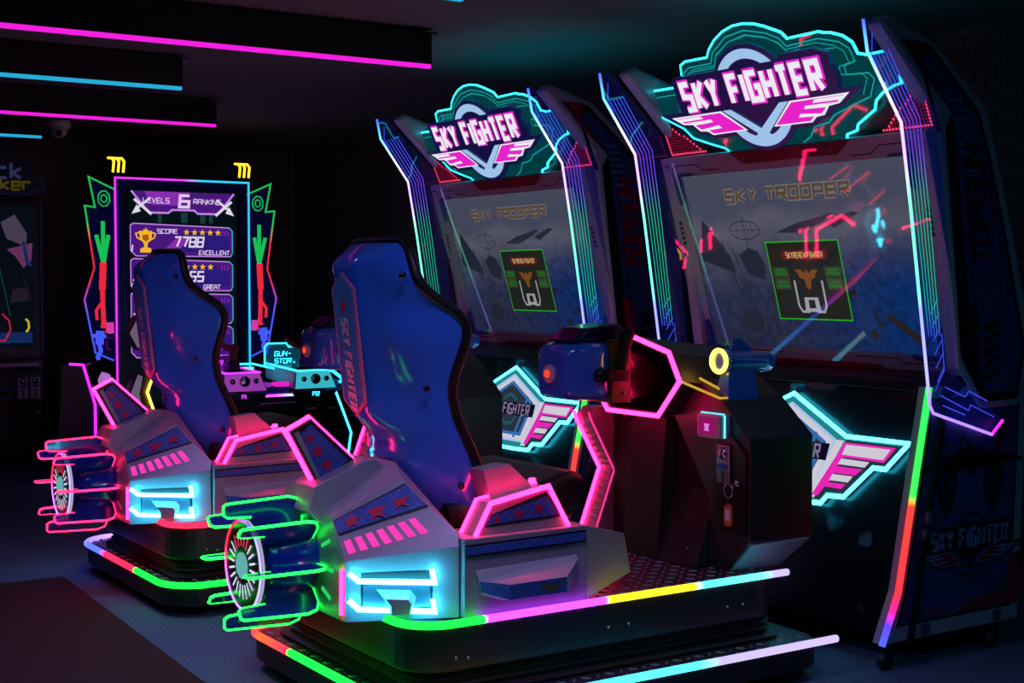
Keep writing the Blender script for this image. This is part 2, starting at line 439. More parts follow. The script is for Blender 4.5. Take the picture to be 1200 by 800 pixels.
        P(b, 'star_decal', 'star_red', body, recalc=False)
        for i in range(7):
            s_ = .05+i*.112; w_ = .066
            b = MB(); b.prism([(s_,.13),(s_+w_,.13),(s_+w_-.004,.40+.0*i),(s_-.004,.40)], patch, .0005, .003); P(b, 'light_slat', 'slat_pink', body)
        # exhaust vent on the chamfered face
        ex = bilin(*F([R0, S0, S1, R1]), flip=sg)
        b = MB(); b.prism([(.14,.2),(.77,.16),(.77,.70),(.14,.78)], ex, .0005, .004); vent = P(b, 'exhaust_vent', 'black_print', body)
        b = MB(); b.prism([(.16,.23),(.75,.19),(.75,.50),(.16,.60)], ex, .003, .012); P(b, 'vent_plate', 'vent_grey', vent)
        for pts in ([(.04,.84),(.13,.69),(.79,.56),(.77,.76)], [(.04,.40),(.13,.24),(.79,.14),(.775,.32)]):
            b = MB(); b.tube([ex(u, v, .034) for u, v in pts], .0085, 8); P(b, 'light_bar', 'exhaust_cyan', vent)
        nz = [(.26,.53),(.58,.47),(.63,.36),(.60,.10),(.36,.12),(.34,.34)]
        b = MB()
        a_ = [ex(u, v, .006) for u, v in nz]; c_ = [ex(.47+(u-.43)*.62, .27+(v-.33)*.62, .055) for u, v in nz]; n = len(nz)
        b.add(a_+c_, [list(range(n)), list(range(n, 2*n))]+[(i, (i+1) % n, n+(i+1) % n, n+i) for i in range(n)])
        P(b, 'nozzle', 'grey_light', vent, bevel=.002)
        b = MB(); b.tube([(1.842, -.285*sg, .37), (1.843, -.285*sg, .505)], .006, 6); P(b, 'edge_light', 'neon_pink', body)
        # side box, front flap, bands and duct
        b = MB()
        b.box(2.14, 2.587, *sorted((-.5*sg, -.33*sg)), .362, .60)
        b.hexa(F([(2.588,-.5,.362),(2.588,-.33,.362),(2.78,-.33,.41),(2.83,-.42,.41)]), F([(2.588,-.5,.60),(2.588,-.33,.60),(2.76,-.33,.54),(2.802,-.42,.54)]))
        sb = P(b, 'side_pod', 'grey_paint', bevel=.004)
        b = MB(); b.prism([(2.142,.546),(2.583,.549),(2.583,.586),(2.142,.582)], fXZ, -.502*sg, -.506*sg, 1); b.prism([(2.144,.552),(2.58,.555),(2.58,.58),(2.144,.576)], fXZ, -.504*sg, -.508*sg, 0)
        P(b, 'pattern_band', ['star_blue', 'black_print'], sb)
        b = MB()
        tl, tr = (2.178,-.5,.503), (2.548,-.5,.512); ml, m1, m2, mr = (2.184,-.515,.472), (2.262,-.565,.462), (2.468,-.565,.462), (2.545,-.515,.50)
        bl, b1, b2, br = (2.19,-.515,.438), (2.258,-.56,.416), (2.472,-.56,.414), (2.545,-.513,.462); zb = [(2.2,-.5,.428),(2.262,-.5,.404),(2.47,-.5,.402),(2.545,-.5,.452)]
        for q in ([tl,tr,mr,m2,m1,ml],): b.poly(F(q), 0)
        for q in ([ml,m1,b1,bl],[m1,m2,b2,b1],[m2,mr,br,b2]): b.poly(F(q), 1)
        for q in ([bl,b1,zb[1],zb[0]],[b1,b2,zb[2],zb[1]],[b2,br,zb[3],zb[2]],[tl,ml,bl,zb[0]],[tr,mr,br,zb[3]]): b.poly(F(q), 0)
        duct = P(b, 'side_duct', ['grey_light', 'star_blue'], sb)
        b = MB()
        em = bilin(*F([b1, b2, m2, m1]), flip=sg)
        b.flat([(.55,.35),(.66,.75),(.74,.35),(.8,.3),(.93,.75),(.76,.62),(.72,.2),(.66,.55),(.52,.7)], em, 0, .003); P(b, 'wing_emblem', 'brass', duct, recalc=False)
        # armrest
        ar = [(2.191,.600),(2.245,.695),(2.458,.731),(2.533,.600)]
        b = MB(); b.prism(ar, fXZ, -.478*sg, -.402*sg); arm = P(b, 'armrest', 'grey_paint', bevel=.003)
        for y in (-.48, -.40):
            b = MB(); b.tube([(x, y*sg, z) for x, z in ar], .0075, 8); P(b, 'neon_tube', 'neon_pink', arm)
        af = lambda u, v, w: (u, (-.479-w)*sg, v)
        b = MB(); b.flat([(2.225,.625),(2.247,.66),(2.45,.715),(2.505,.645),(2.5,.632)], af, 1, .001); b.flat([(2.225,.63),(2.245,.657),(2.45,.70),(2.495,.64)], af, 0, .002)
        b.star(af, 2.268, .645, .016, 2, .004, .1); b.star(af, 2.345, .655, .021, 2, .004, .1); b.star(af, 2.42, .665, .02, 2, .004, .1)
        P(b, 'star_panel', ['star_blue', 'black_print', 'star_red'], arm, recalc=False)
        wq = [(2.262,.789),(2.359,.800),(2.448,.722),(2.29,.690)]
        b = MB(); b.hexa([(x, -.41*sg, z) for x, z in wq], [(x+.02, -.29*sg, z-(.0 if z < .75 else .01)) for x, z in wq]); P(b, 'arm_wing', 'grey_paint', arm, bevel=.003)
        b = MB(); b.lathe([(.0, -.014), (.007, -.01), (.008, .0), (.007, .01), (0, .014)], (2.47, -.37*sg, .735), (1, 0, 0), 10); P(b, 'neon_highlight', 'neon_pink', arm)  # highlight of the pink neon, put in as a glowing bead
    # tail fin
    fin = [(1.889,.727),(1.797,.897),(1.87,.933),(2.02,.794)]
    b = MB(); b.prism(fin, fXZ, -.022, .022); tf = P(b, 'tail_fin', 'black_print')
    b = MB(); b.tube([(x, 0, z) for x, z in fin], .011, 8); P(b, 'neon_tube', 'neon_pink', tf)
    for sg in (1, -1):
        ff = lambda u, v, w: (u, (-.0225-w)*sg, v)
        b = MB(); b.flat([(1.905,.738),(1.832,.886),(1.867,.918),(1.998,.795)], ff, 0, .001); b.flat([(1.893,.735),(1.81,.892),(1.826,.898),(1.903,.74)], ff, 1, .002)
        b.star(ff, 1.862, .872, .019, 2, .003, -.2); b.star(ff, 1.89, .83, .025, 2, .003, -.2); b.star(ff, 1.922, .785, .024, 2, .003, -.2)
        P(b, 'star_panel', ['star_blue', 'grey_paint', 'star_red'], tf, recalc=False)
    # --- jet engine at the rear
    ez = .492
    b = MB(); b.lathe([(.0, -.17), (.09, -.17), (.108, -.1), (.118, -.02), (.112, .02), (.09, .03)], (1.846, 0, ez), (1, 0, 0), 28); eng = P(b, 'jet_engine', 'engine_blue')
    b = MB(); b.lathe([(.136, 0), (.14, .004), (.14, .018), (.136, .022)], (1.648, 0, ez), (1, 0, 0), 40); disc = P(b, 'turbine_disc', 'black_plastic', eng)
    ring = [(1.648, .138*math.cos(a), ez+.138*math.sin(a)) for a in [2*PI*i/40-PI/2 for i in range(41)]]
    led_strip('rim_light', ring, [(0, VIOL), (.12, VIOL), (.3, fin_rgb if fin_rgb[0] > .5 else RED), (.45, RED), (.55, BLUE), (.65, WHITE), (1, WHITE)], .004, disc, step=.05)
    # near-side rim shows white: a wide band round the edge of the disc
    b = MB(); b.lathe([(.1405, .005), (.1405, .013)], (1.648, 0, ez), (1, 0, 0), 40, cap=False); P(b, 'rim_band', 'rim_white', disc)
    b = MB()
    for i in range(22):
        a = 2*PI*i/22+.07
        f = lambda u, v, w, a=a: (1.647-w, u*math.cos(a)-v*math.sin(a), ez+u*math.sin(a)+v*math.cos(a))
        b.flat([(.06,-.0032),(.104,-.0032),(.104,.0032),(.06,.0032)], f, 1 if .9 < a < 2.2 else 0, .002)
    P(b, 'turbine_bars', ['disc_white', 'disc_red'], disc, recalc=False)
    b = MB(); b.lathe([(.041, 0), (.041, .004), (.03, .01), (0, .012)], (1.647, 0, ez), (-1, 0, 0), 24); P(b, 'turbine_core', 'disc_core', disc)
    fm = glow('neon_fin_%d' % int(dy*10), tuple(int(255*(c/12.92 if False else max(0, min(1, 1.055*c**(1/2.4)-.055)) if c > .0031308 else c*12.92)) for c in fin_rgb), 8)
    for i in range(8):
        a = i*PI/4
        f = lambda u, v, w, a=a: (u, -v*math.sin(a)-w*math.cos(a)*1., ez+v*math.cos(a)-w*math.sin(a))
        out = [(1.675,.148),(1.60,.152),(1.588,.16),(1.588,.186),(1.597,.192),(1.80,.20),(1.832,.19),(1.845,.165),(1.845,.10)]
        b = MB(); b.prism(out+[(1.69,.10)], f, -.0035, .0035); bl = P(b, 'engine_blade', 'engine_blue', eng)
        b = MB(); b.tube([f(u, v, 0) for u, v in out], .0046, 6); P(b, 'neon_edge', fm, bl)
        bolt(bl, f(1.63, .17, -.003), Vector(f(0,0,-1))-Vector(f(0,0,0)), .004, 'steel')
    gs = glow('reflection_glow_%d' % int(dy*10), (30 if fin_rgb[0] < .5 else 150, 190 if fin_rgb[1] > .5 else 20, 80), 1.3)  # neon reflections on the rear plate, put in as glowing bars
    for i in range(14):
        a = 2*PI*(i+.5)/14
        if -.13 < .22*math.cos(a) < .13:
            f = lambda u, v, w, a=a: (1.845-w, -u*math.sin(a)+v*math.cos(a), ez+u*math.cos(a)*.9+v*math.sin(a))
            b = MB(); b.prism([(.165,-.006),(.228,-.006),(.228,.006),(.165,.006)], f, .0, .003); P(b, 'neon_reflection', gs, body)
    # --- seat
    T = [(.545,.20,2.235,2.30),(.60,.245,2.205,2.325),(.66,.272,2.178,2.342),(.73,.282,2.15,2.338),(.81,.282,2.118,2.31),(.87,.272,2.094,2.28),(.93,.258,2.074,2.255),(.985,.250,2.067,2.243),(1.04,.250,2.061,2.24),(1.10,.268,2.054,2.255),(1.16,.292,2.047,2.272),(1.21,.303,2.041,2.276),(1.25,.300,2.036,2.26),(1.285,.283,2.031,2.215),(1.32,.266,2.027,2.16),(1.362,.256,2.023,2.118),(1.41,.238,2.022,2.112),(1.45,.215,2.03,2.116),(1.478,.185,2.05,2.118),(1.489,.15,2.075,2.115)]
    def smooth_table(T, n):
        R_ = []
        for i in range(len(T)-1):
            for j in range(n): R_.append(tuple(a+(b_-a)*j/n for a, b_ in zip(T[i], T[i+1])))
        R_.append(T[-1])
        for _ in range(3):
            R_ = [R_[0]]+[tuple((a+2*b_+c)/4 for a, b_, c in zip(R_[i-1], R_[i], R_[i+1])) for i in range(1, len(R_)-1)]+[R_[-1]]
        return R_
    TT = smooth_table(T, 3)
    rdg = lambda z: .03*max(0, min(1, (z-.88)/.06))*max(0, min(1, (1.47-z)/.05))
    def xback(z):
        for p_, q_ in zip(TT[:-1], TT[1:]):
            if p_[0] <= z <= q_[0]:
                t = (z-p_[0])/(q_[0]-p_[0]); return p_[2]+(q_[2]-p_[2])*t-rdg(z)
        return TT[-1][2]
    def ring(z, w, xb, xr, N=33, inset=0.):
        pts = []
        for j in range(N):
            ph = -PI/2+PI*j/(N-1); s_, c_ = math.sin(ph), abs(math.cos(ph))
            y = (w-inset)*math.copysign(abs(s_)**.85, s_); x = xr-(xr-xb-inset*1.2)*(1-min(1, abs(y)/(w-inset))**1.85)**.8
            gs_ = lambda zc, yc, sz, sy, h: h*math.exp(-((z-zc)/sz)**2-((abs(y)-yc)/sy)**2)
            x += -gs_(1.2,.19,.09,.09,.036)-gs_(.72,.17,.1,.09,.036)+gs_(.99,.14,.09,.06,.03)-gs_(1.42,.12,.05,.08,.012)+gs_(.86,.05,.03,.09,.014)
            if inset == 0: x -= rdg(z)*max(0, min(1, (.11-abs(y))/.03))
            pts.append((x, y, z))
        return pts
    b = MB(); b.loft([ring(*t) for t in TT], closed=False, cap=False)
    b.poly(ring(*TT[0])); b.poly(ring(*TT[-1]))
    shell = P(b, 'seat_shell', 'seat_blue')
    rim = [ring(*t)[0] for t in TT]+[ring(*TT[-1])[j] for j in (6, 12, 18)]+[ring(*t)[-1] for t in TT][::-1]
    rim = [(x+.006, y, z) for x, y, z in rim]
    b = MB(); b.tube(rim, .017, 8); P(b, 'seat_rim', 'leather', shell)
    b = MB(); rings = []
    for z, w, xb, xr in TT:
        g = .018
        rings.append([(xr-.004-.6*(xr-xb)*(1-abs(2*j/16-1)**1.85), (-w+.006+(2*w-.012)*j/16), z) for j in range(17)])
    b.loft(rings, closed=False, cap=False); P(b, 'backrest_pad', 'leather')
    # back badge
    xa, xc = xback(1.37), xback(.96)
    bf = lambda u, v, w: (min(xa+(xc-xa)*(1.37-v)/.41, xback(v)+.004)-.002-w, -u, v)
    by = .066
    poly_ = [(-by,1.335),(0,1.385),(by,1.335),(by,.985),(0,.94),(-by,.985)]
    b = MB(); b.prism([(u*1.18, 1.16+(v-1.16)*1.03) for u, v in poly_], bf, -.004, .004, 1); b.prism(poly_, bf, .003, .0065, 0)
    bad = P(b, 'back_badge', ['badge_blue', 'pink_print'], shell, bevel=.001)
    tf_ = lambda u, v, w: bf(v, -u, w)
    b = MB(); b.star(bf, 0, 1.285, .026, 0, .008); P(b, 'star_decal', 'star_red', bad, recalc=False)
    b = MB(); b.text('SKY FIGHTER', tf_, -1.245, -.022, .043, .42, .26, 0, .008, .15, .28); b.v = [v for v in b.v]
    P(b, 'badge_lettering', 'white_print', bad, recalc=False)
    for sg in (1, -1):
        for z, y, x in ((1.383,-.243,2.075),(1.03,-.232,2.165),(.72,-.268,2.27)):
            bolt(shell, (x, y*sg, z), (-.3, -.95*sg, 0), .011)
    # cushion
    b = MB()
    rings = []
    for x, z0, z1, w in ((2.24,.56,.66,.24),(2.35,.56,.68,.27),(2.55,.57,.70,.28),(2.66,.58,.73,.285),(2.71,.59,.735,.285),(2.74,.61,.72,.28),(2.748,.64,.69,.27)):
        rr = rrect(-w, w, z0, z1, min(.035, (z1-z0)/2.2)); rings.append([(x, y, z) for y, z in rr])
    b.loft(rings); P(b, 'seat_cushion', 'leather')
    b = MB(); b.prism(rrect(2.2, 2.62, -.24, .24, .05), fXY, .55, .585); P(b, 'cushion_base', 'black_plastic')
    # --- dashboard: hood, footwell, coin pillar, knee panel
    hexp = [(0,1.163),(-.207,1.113),(-.266,1.014),(-.148,.884),(.148,.884),(.266,1.014),(.207,1.113)]
    b = MB()
    a_ = [(3.165, y, z) for y, z in hexp]; n = len(hexp)
    c_ = [(3.56, y, z-.045*(z > 1.0)) for y, z in hexp]
    ins = [(3.167, y*.92, 1.02+(z-1.02)*.9) for y, z in hexp]; inb = [(3.33, y*.88, 1.02+(z-1.02)*.86) for y, z in hexp]
    b.add(a_+c_, [(i, (i+1) % n, n+(i+1) % n, n+i) for i in range(n)]+[list(range(n, 2*n))], 0)
    b.add(a_+ins, [(i, (i+1) % n, n+(i+1) % n, n+i) for i in range(n)], 0)
    b.add(ins+inb, [(i, (i+1) % n, n+(i+1) % n, n+i) for i in range(n)]+[list(range(n, 2*n))], 0)
    hood = P(b, 'dash_hood', 'black_paint')
    b = MB(); b.tube([(3.162, y, z) for y, z in hexp], .0085, 8, closed=True); P(b, 'neon_ring', 'neon_pink', hood)
    pf = bilin((3.17,-.262,1.016),(3.50,-.262,1.0),(3.50,-.206,1.085),(3.17,-.206,1.11))
    b = MB(); b.flat([(.03,.06),(.97,.03),(.97,.95),(.03,.94)], pf, 0, -.004)
    for s_ in (.3, .52): b.flat([(s_,.45),(s_+.18,.62),(s_+.16,.72),(s_-.02,.6)], pf, 1, -.006)
    P(b, 'gold_lit_panel', ['gold_lit_panel', 'grey_paint'], hood, recalc=False)
    b = MB(); b.prism([(-.13,.93),(-.1,.93),(-.1,1.0),(-.07,1.0),(-.07,.93),(-.04,.93),(-.04,1.06),(-.13,1.06)], fYZ, 3.325, 3.33); P(b, 'gauge_plate', 'steel', hood)
    # footwell wall and column
    b = MB(); b.box(3.30, 3.42, -.32, .30, .356, .90); b.hexa([(3.2,-.1,.356),(3.2,.1,.356),(3.3,.1,.356),(3.3,-.1,.356)], [(3.24,-.1,.87),(3.24,.1,.87),(3.3,.1,.87),(3.3,-.1,.87)])
    b.hexa([(3.2,-.31,.36),(3.2,.10,.36),(3.3,.10,.356),(3.3,-.31,.356)], [(3.29,-.31,.62),(3.29,.10,.62),(3.31,.10,.62),(3.31,-.31,.62)])
    fw = P(b, 'footwell_panel', 'black_matte', bevel=.003)
    for y, z in ((-.2,.53),(-.05,.43),(-.26,.42)): bolt(fw, (3.2+(z-.4)*.5, y, z), (-1, 0, .5), .005, 'steel')
    # coin pillar on the near side
    yp = [(-.52,.476),(-.52,.828),(-.364,.956),(-.23,1.028),(-.10,1.0),(-.10,.90),(-.31,.60),(-.31,.356),(-.40,.356)]
    b = MB(); b.prism(yp, fYZ, 3.263, 3.556)
    pil = P(b, 'coin_pillar', 'black_paint', bevel=.004)
    b = MB(); b.flat([(-.388,.36),(-.515,.474),(-.32,.474),(-.32,.36)], lambda u, v, w: (3.26-w, u, v), 0, 0); b.v = b.v
    cf = bilin((3.275,-.402,.36),(3.54,-.402,.36),(3.545,-.517,.472),(3.272,-.517,.472), flip=1)
    b = MB(); b.prism([(0,0.02),(.9,.02),(1,.98),(.0,.98)], cf, -.001, .006); P(b, 'kick_plate', 'grey_light', pil)
    dfn = lambda u, v, w: (3.2625-w, u, v)
    b = MB(); b.prism([(-.505,.50),(-.335,.50),(-.335,.86),(-.40,.86),(-.505,.775)], dfn, 0, .008); door = P(b, 'coin_door', 'black_plastic', pil, bevel=.002)
    b = MB(); b.prism([(-.43,.665),(-.365,.665),(-.365,.80),(-.43,.80)], dfn, .007, .016, 0)
    b.prism([(-.425,.715),(-.37,.715),(-.37,.735),(-.425,.735)], dfn, .015, .0175, 1)
    b.prism([(-.402,.672),(-.393,.672),(-.393,.71),(-.402,.71)], dfn, .015, .018, 2)
    mech = P(b, 'coin_mech', ['steel', 'blue_trim', 'black_print'], door, bevel=.0015)
    b = MB(); b.lathe([(.021, 0), (.021, .004), (.012, .012), (0, .012)], dfn(-.397, .77, .015), (-1, 0, 0), 16); P(b, 'coin_button', 'chrome', mech)
    b = MB(); b.lathe([(.011, 0), (.011, .012), (.008, .016), (0, .016)], dfn(-.471, .674, .007), (-1, 0, 0), 14); P(b, 'lock', 'chrome', door)
    b = MB(); b.prism(rrect(-.42, -.30, .822, .905, .012), dfn, .0, .05); rd = P(b, 'card_reader', 'grey_light', pil, bevel=.004)
    b = MB(); b.prism(rrect(-.395, -.31, .835, .893, .006), dfn, .049, .052); P(b, 'reader_display', 'reader_screen', rd)
    b = MB(); b.flat([(-.37,.872),(-.34,.872),(-.345,.862),(-.345,.853),(-.34,.847),(-.37,.847),(-.365,.853),(-.365,.862)], dfn, 0, .0535); P(b, 'reader_icon', 'reader_icon', rd, recalc=False)
    b = MB(); b.tube([dfn(-.422,.825,.03), dfn(-.422,.903,.03)], .004, 6); b.tube([dfn(-.42,.907,.03), dfn(-.30,.907,.03)], .003, 6); P(b, 'reader_light', 'reader_cyan', rd)
    # toy cannon on the pillar
    cx = Vector((3.285, -.335, 1.085)); ca = Vector((1, -.02, -.03)).normalized()
    b = MB(); b.lathe([(.030, 0), (.041, .002), (.042, .03), (.038, .05), (.038, .19), (.034, .225), (.022, .245), (0, .25)], cx, ca, 20); can = P(b, 'toy_cannon', 'seat_blue')
    b = MB(); rr_ = [cx-ca*.004+Vector((0, math.cos(2*PI*i/28), math.sin(2*PI*i/28)))*.038 for i in range(28)]; b.tube(rr_, .0075, 8, closed=True); P(b, 'ring_light', 'neon_yellow', can)
    b = MB(); b.hexa([(3.29,-.375,.93),(3.29,-.295,.93),(3.44,-.295,.95),(3.44,-.375,.93)], [(3.31,-.355,1.06),(3.31,-.315,1.06),(3.43,-.315,1.06),(3.43,-.355,1.06)]); P(b, 'cannon_bracket', 'seat_blue', can, bevel=.004)
    b = MB(); b.prism([(3.33,1.115),(3.345,1.165),(3.375,1.165),(3.44,1.118)], fXZ, -.343, -.327); P(b, 'cannon_fin', 'seat_blue', can, bevel=.002)
    b = MB(); b.tube([(3.172,-.268,1.012),(3.261,-.366,.958),(3.33,-.366,.958),(3.262,-.255,1.022)], .0045, 6); P(b, 'trim_line', 'line_yellow', pil)
    # knee panel on the far side: chevron-edged plate with ribs
    ch = [(3.188,.841),(3.305,.632),(3.214,.40)]
    b = MB(); b.prism(ch+[(3.45,.356),(3.45,.88),(3.22,.88)], fXZ, .29, .385); kp = P(b, 'knee_panel', 'grey_paint', bevel=.003)
    for y, m in ((.385, 'neon_pink'), (.288, 'neon_pink_dim')):
        b = MB(); b.tube([(3.178, y, .862)]+[(x-.004, y, z) for x, z in ch], .0075 if m == 'neon_pink' else .004, 8); P(b, 'neon_tube', m, kp)
    b = MB()
    for i in range(14):
        t_ = .1+i*.06; a0, a1 = (ch[0], ch[1]) if t_ < .5 else (ch[1], ch[2]); q = (t_ % .5)/.5
        x = a0[0]+(a1[0]-a0[0])*q; z = a0[1]+(a1[1]-a0[1])*q
        b.box(x-.006, x+.01, .305, .365, z-.004, z+.004)
    P(b, 'ribs', 'grey_light', kp)
    # --- flight yoke
    b = MB(); prof = []
    for i in range(13): prof += [(.085 if i % 2 else .068, i*.018)]
    b.lathe(prof, (3.06, 0, 1.02), (1, .0, 0), 24); P(b, 'bellows', 'black_plastic')
    b = MB(); rings = []
    for x, hw, z0, z1 in ((2.80,.075,.965,1.11),(2.815,.095,.955,1.135),(2.87,.11,.95,1.15),(2.96,.11,.945,1.15),(2.985,.10,.95,1.14)):
        rings.append([(x, y, z) for y, z in rrect(-hw, hw, z0, z1, .03)])
    b.loft(rings); yk = P(b, 'flight_yoke', 'seat_blue')
    b = MB(); b.box(2.975, 3.065, -.118, .118, .935, 1.16); P(b, 'yoke_plate', 'olive', yk, bevel=.006)
    b = MB(); b.prism([(2.84,1.15),(2.90,1.20),(3.04,1.215),(3.07,1.19),(3.075,1.13),(2.98,1.15)], fXZ, -.085, .085); P(b, 'yoke_cover', 'cover_navy', yk, bevel=.012)
    for sg in (1, -1):
        y = -.135*sg
        b = MB(); b.lathe([(0,-.075),(.015,-.07),(.02,-.03),(.022,.03),(.026,.06),(.018,.078),(0,.08)], (3.02, y, 1.12), (.22, 0, 1), 14); gp = P(b, 'grip', 'rubber', yk)
        b = MB(); b.lathe([(.007,0),(.007,.01),(0,.011)], (3.045, y-.0*sg, 1.19), (.3,0,1), 8); P(b, 'trigger', 'star_red', gp)
        b = MB(); b.box(2.94, 3.03, *sorted((-.105*sg, -.15*sg)), 1.015, 1.055); b.lathe([(.026,0),(.026,.025),(.018,.03),(0,.03)], (2.93, -.11*sg, 1.035), (0,-sg,0), 14); P(b, 'hinge', 'black_plastic', yk)
        for z in (.97, 1.12): bolt(yk, (3.03, -.118*sg, z), (0, -sg, 0), .006, 'steel')
    b = MB(); b.lathe([(.034,0),(.034,.01),(.028,.016),(.024,.014)], (2.80,0,1.04), (-1,0,0), 20, 0, cap=True); bt = P(b, 'start_button', 'white_print', yk)
    b = MB(); b.lathe([(.015,0),(.013,.006),(0,.008)], (2.785,0,1.04), (-1,0,0), 20); P(b, 'button_lens', 'button_red', bt)
    return root
# ------------------------------------------------------------------ the tall cabinets
mat('cab_grey', (178,174,190), .4, .2)
mat('cab_blue', (40,66,120), .4, noise=.12, nscale=6)
mat('cab_navy', (18,26,66), .4)
mat('cab_red', (130,22,50), .4)
mat('cab_black', (12,12,16), .35)
mat('art_blue', (36,66,120), .45, noise=.35, nscale=5)
mat('art_dark', (10,12,24), .6)
mat('art_red', (150,40,60), .45)
mat('dot_print', (120,140,190), .5)
mat('plate_navy', (20,24,92), .3, emit=(14,16,62), es=.8)
mat('caster', (40,42,50), .4)
glow('logo_white', (240,240,248), .95)
glow('logo_pink', (235,35,205), .95)
glow('logo_blue', (170,208,250), .85)
glow('matrix_red', (255,60,110), 1.3)
glow('matrix_dim', (170,15,60), .75)
glow('neon_cyan', (60,225,255), 8)
glow('emblem_teal', (50,170,180), .55)
glow('emblem_white', (225,222,235), .8)
glow('emblem_blue', (70,140,225), .55)
glow('emblem_text', (150,140,172), .6); glow('emblem_grey', (70,84,104), .35)
glow('emblem_pink', (240,40,190), .9)
glow('emblem_navy', (40,20,70), .25)
clear('marquee_acrylic', (70,150,155), .03, (0,96,104), .75, .42)
glow('acrylic_edge', (45,225,240), 3.5)
glow('engrave_cyan', (30,190,190), .6)
clear('screen_glass', (255,255,255), .035)
def screen_mat():
    m, nt, out = _new('screen_picture'); N = nt.nodes.new; L = nt.links.new
    tc = N('ShaderNodeTexCoord'); sp = N('ShaderNodeSeparateXYZ'); L(tc.outputs['Generated'], sp.inputs[0])
    no = N('ShaderNodeTexNoise'); no.inputs['Scale'].default_value = 26; no.inputs['Detail'].default_value = 8; no.inputs['Roughness'].default_value = .7; L(tc.outputs['Object'], no.inputs['Vector'])
    n2 = N('ShaderNodeTexNoise'); n2.inputs['Scale'].default_value = 3.2; n2.inputs['Detail'].default_value = 4; L(tc.outputs['Object'], n2.inputs['Vector'])
    ramp = N('ShaderNodeValToRGB'); e = ramp.color_ramp.elements
    e[0].position = .0; e[0].color = (*lin(42,46,74), 1); e[1].position = 1; e[1].color = (*lin(84,88,108), 1)
    for p, c in ((.3, (48,54,84)), (.55, (76,78,100)), (.68, (102,102,120)), (.8, (80,84,106))):
        x = ramp.color_ramp.elements.new(p); x.color = (*lin(*c), 1)
    ad = N('ShaderNodeMath'); ad.operation = 'MULTIPLY_ADD'; ad.inputs[1].default_value = .3; L(n2.outputs['Fac'], ad.inputs[0]); 
    sb = N('ShaderNodeMath'); sb.operation = 'SUBTRACT'; sb.inputs[1].default_value = .15; L(sp.outputs['Z'], sb.inputs[0]); L(sb.outputs[0], ad.inputs[2])
    L(ad.outputs[0], ramp.inputs['Fac'])
    # deep blue sea at the lower right: small y and low z
    mr = N('ShaderNodeMapRange'); mr.inputs['From Min'].default_value = .62; mr.inputs['From Max'].default_value = .15
    L(sp.outputs['Y'], mr.inputs['Value'])
    m2 = N('ShaderNodeMapRange'); m2.inputs['From Min'].default_value = .72; m2.inputs['From Max'].default_value = .35; L(sp.outputs['Z'], m2.inputs['Value'])
    mu = N('ShaderNodeMath'); mu.operation = 'MULTIPLY'; L(mr.outputs[0], mu.inputs[0]); L(m2.outputs[0], mu.inputs[1])
    mx = N('ShaderNodeMix'); mx.data_type = 'RGBA'; L(mu.outputs[0], mx.inputs[0]); L(ramp.outputs['Color'], mx.inputs[6]); mx.inputs[7].default_value = (*lin(14,50,112), 1)
    mn = N('ShaderNodeMapRange'); mn.inputs['From Min'].default_value = .3; mn.inputs['From Max'].default_value = .7; mn.inputs['To Min'].default_value = .42; mn.inputs['To Max'].default_value = 1.05; L(no.outputs['Fac'], mn.inputs['Value'])
    m3 = N('ShaderNodeMapRange'); m3.inputs['From Min'].default_value = .75; m3.inputs['From Max'].default_value = .45; L(sp.outputs['Z'], m3.inputs['Value'])
    mk = N('ShaderNodeMix'); mk.data_type = 'FLOAT'; L(m3.outputs[0], mk.inputs[0]); mk.inputs[2].default_value = .72; L(mn.outputs[0], mk.inputs[3])
    em = N('ShaderNodeEmission'); L(mx.outputs[2], em.inputs[0]); L(mk.outputs[0], em.inputs[1]); L(em.outputs[0], out.inputs[0])
screen_mat()
glow('title_brown', (104,80,58), .7); glow('title_glow', (140,142,152), .55)
glow('screen_shape', (50,52,70), .7); glow('screen_shape_dark', (42,46,64), .7)
glow('popup_frame', (40,170,30), .9); glow('popup_back', (36,40,34), .8); glow('popup_red', (120,28,50), .7); glow('popup_text', (215,190,110), .8)
glow('popup_green', (40,140,55), .5); glow('popup_box', (78,90,62), .5); glow('popup_white', (180,180,185), .75); glow('popup_brown', (150,90,40), .6)
glow('screen_red', (190,30,50), .7); glow('debris', (44,38,40), .7)

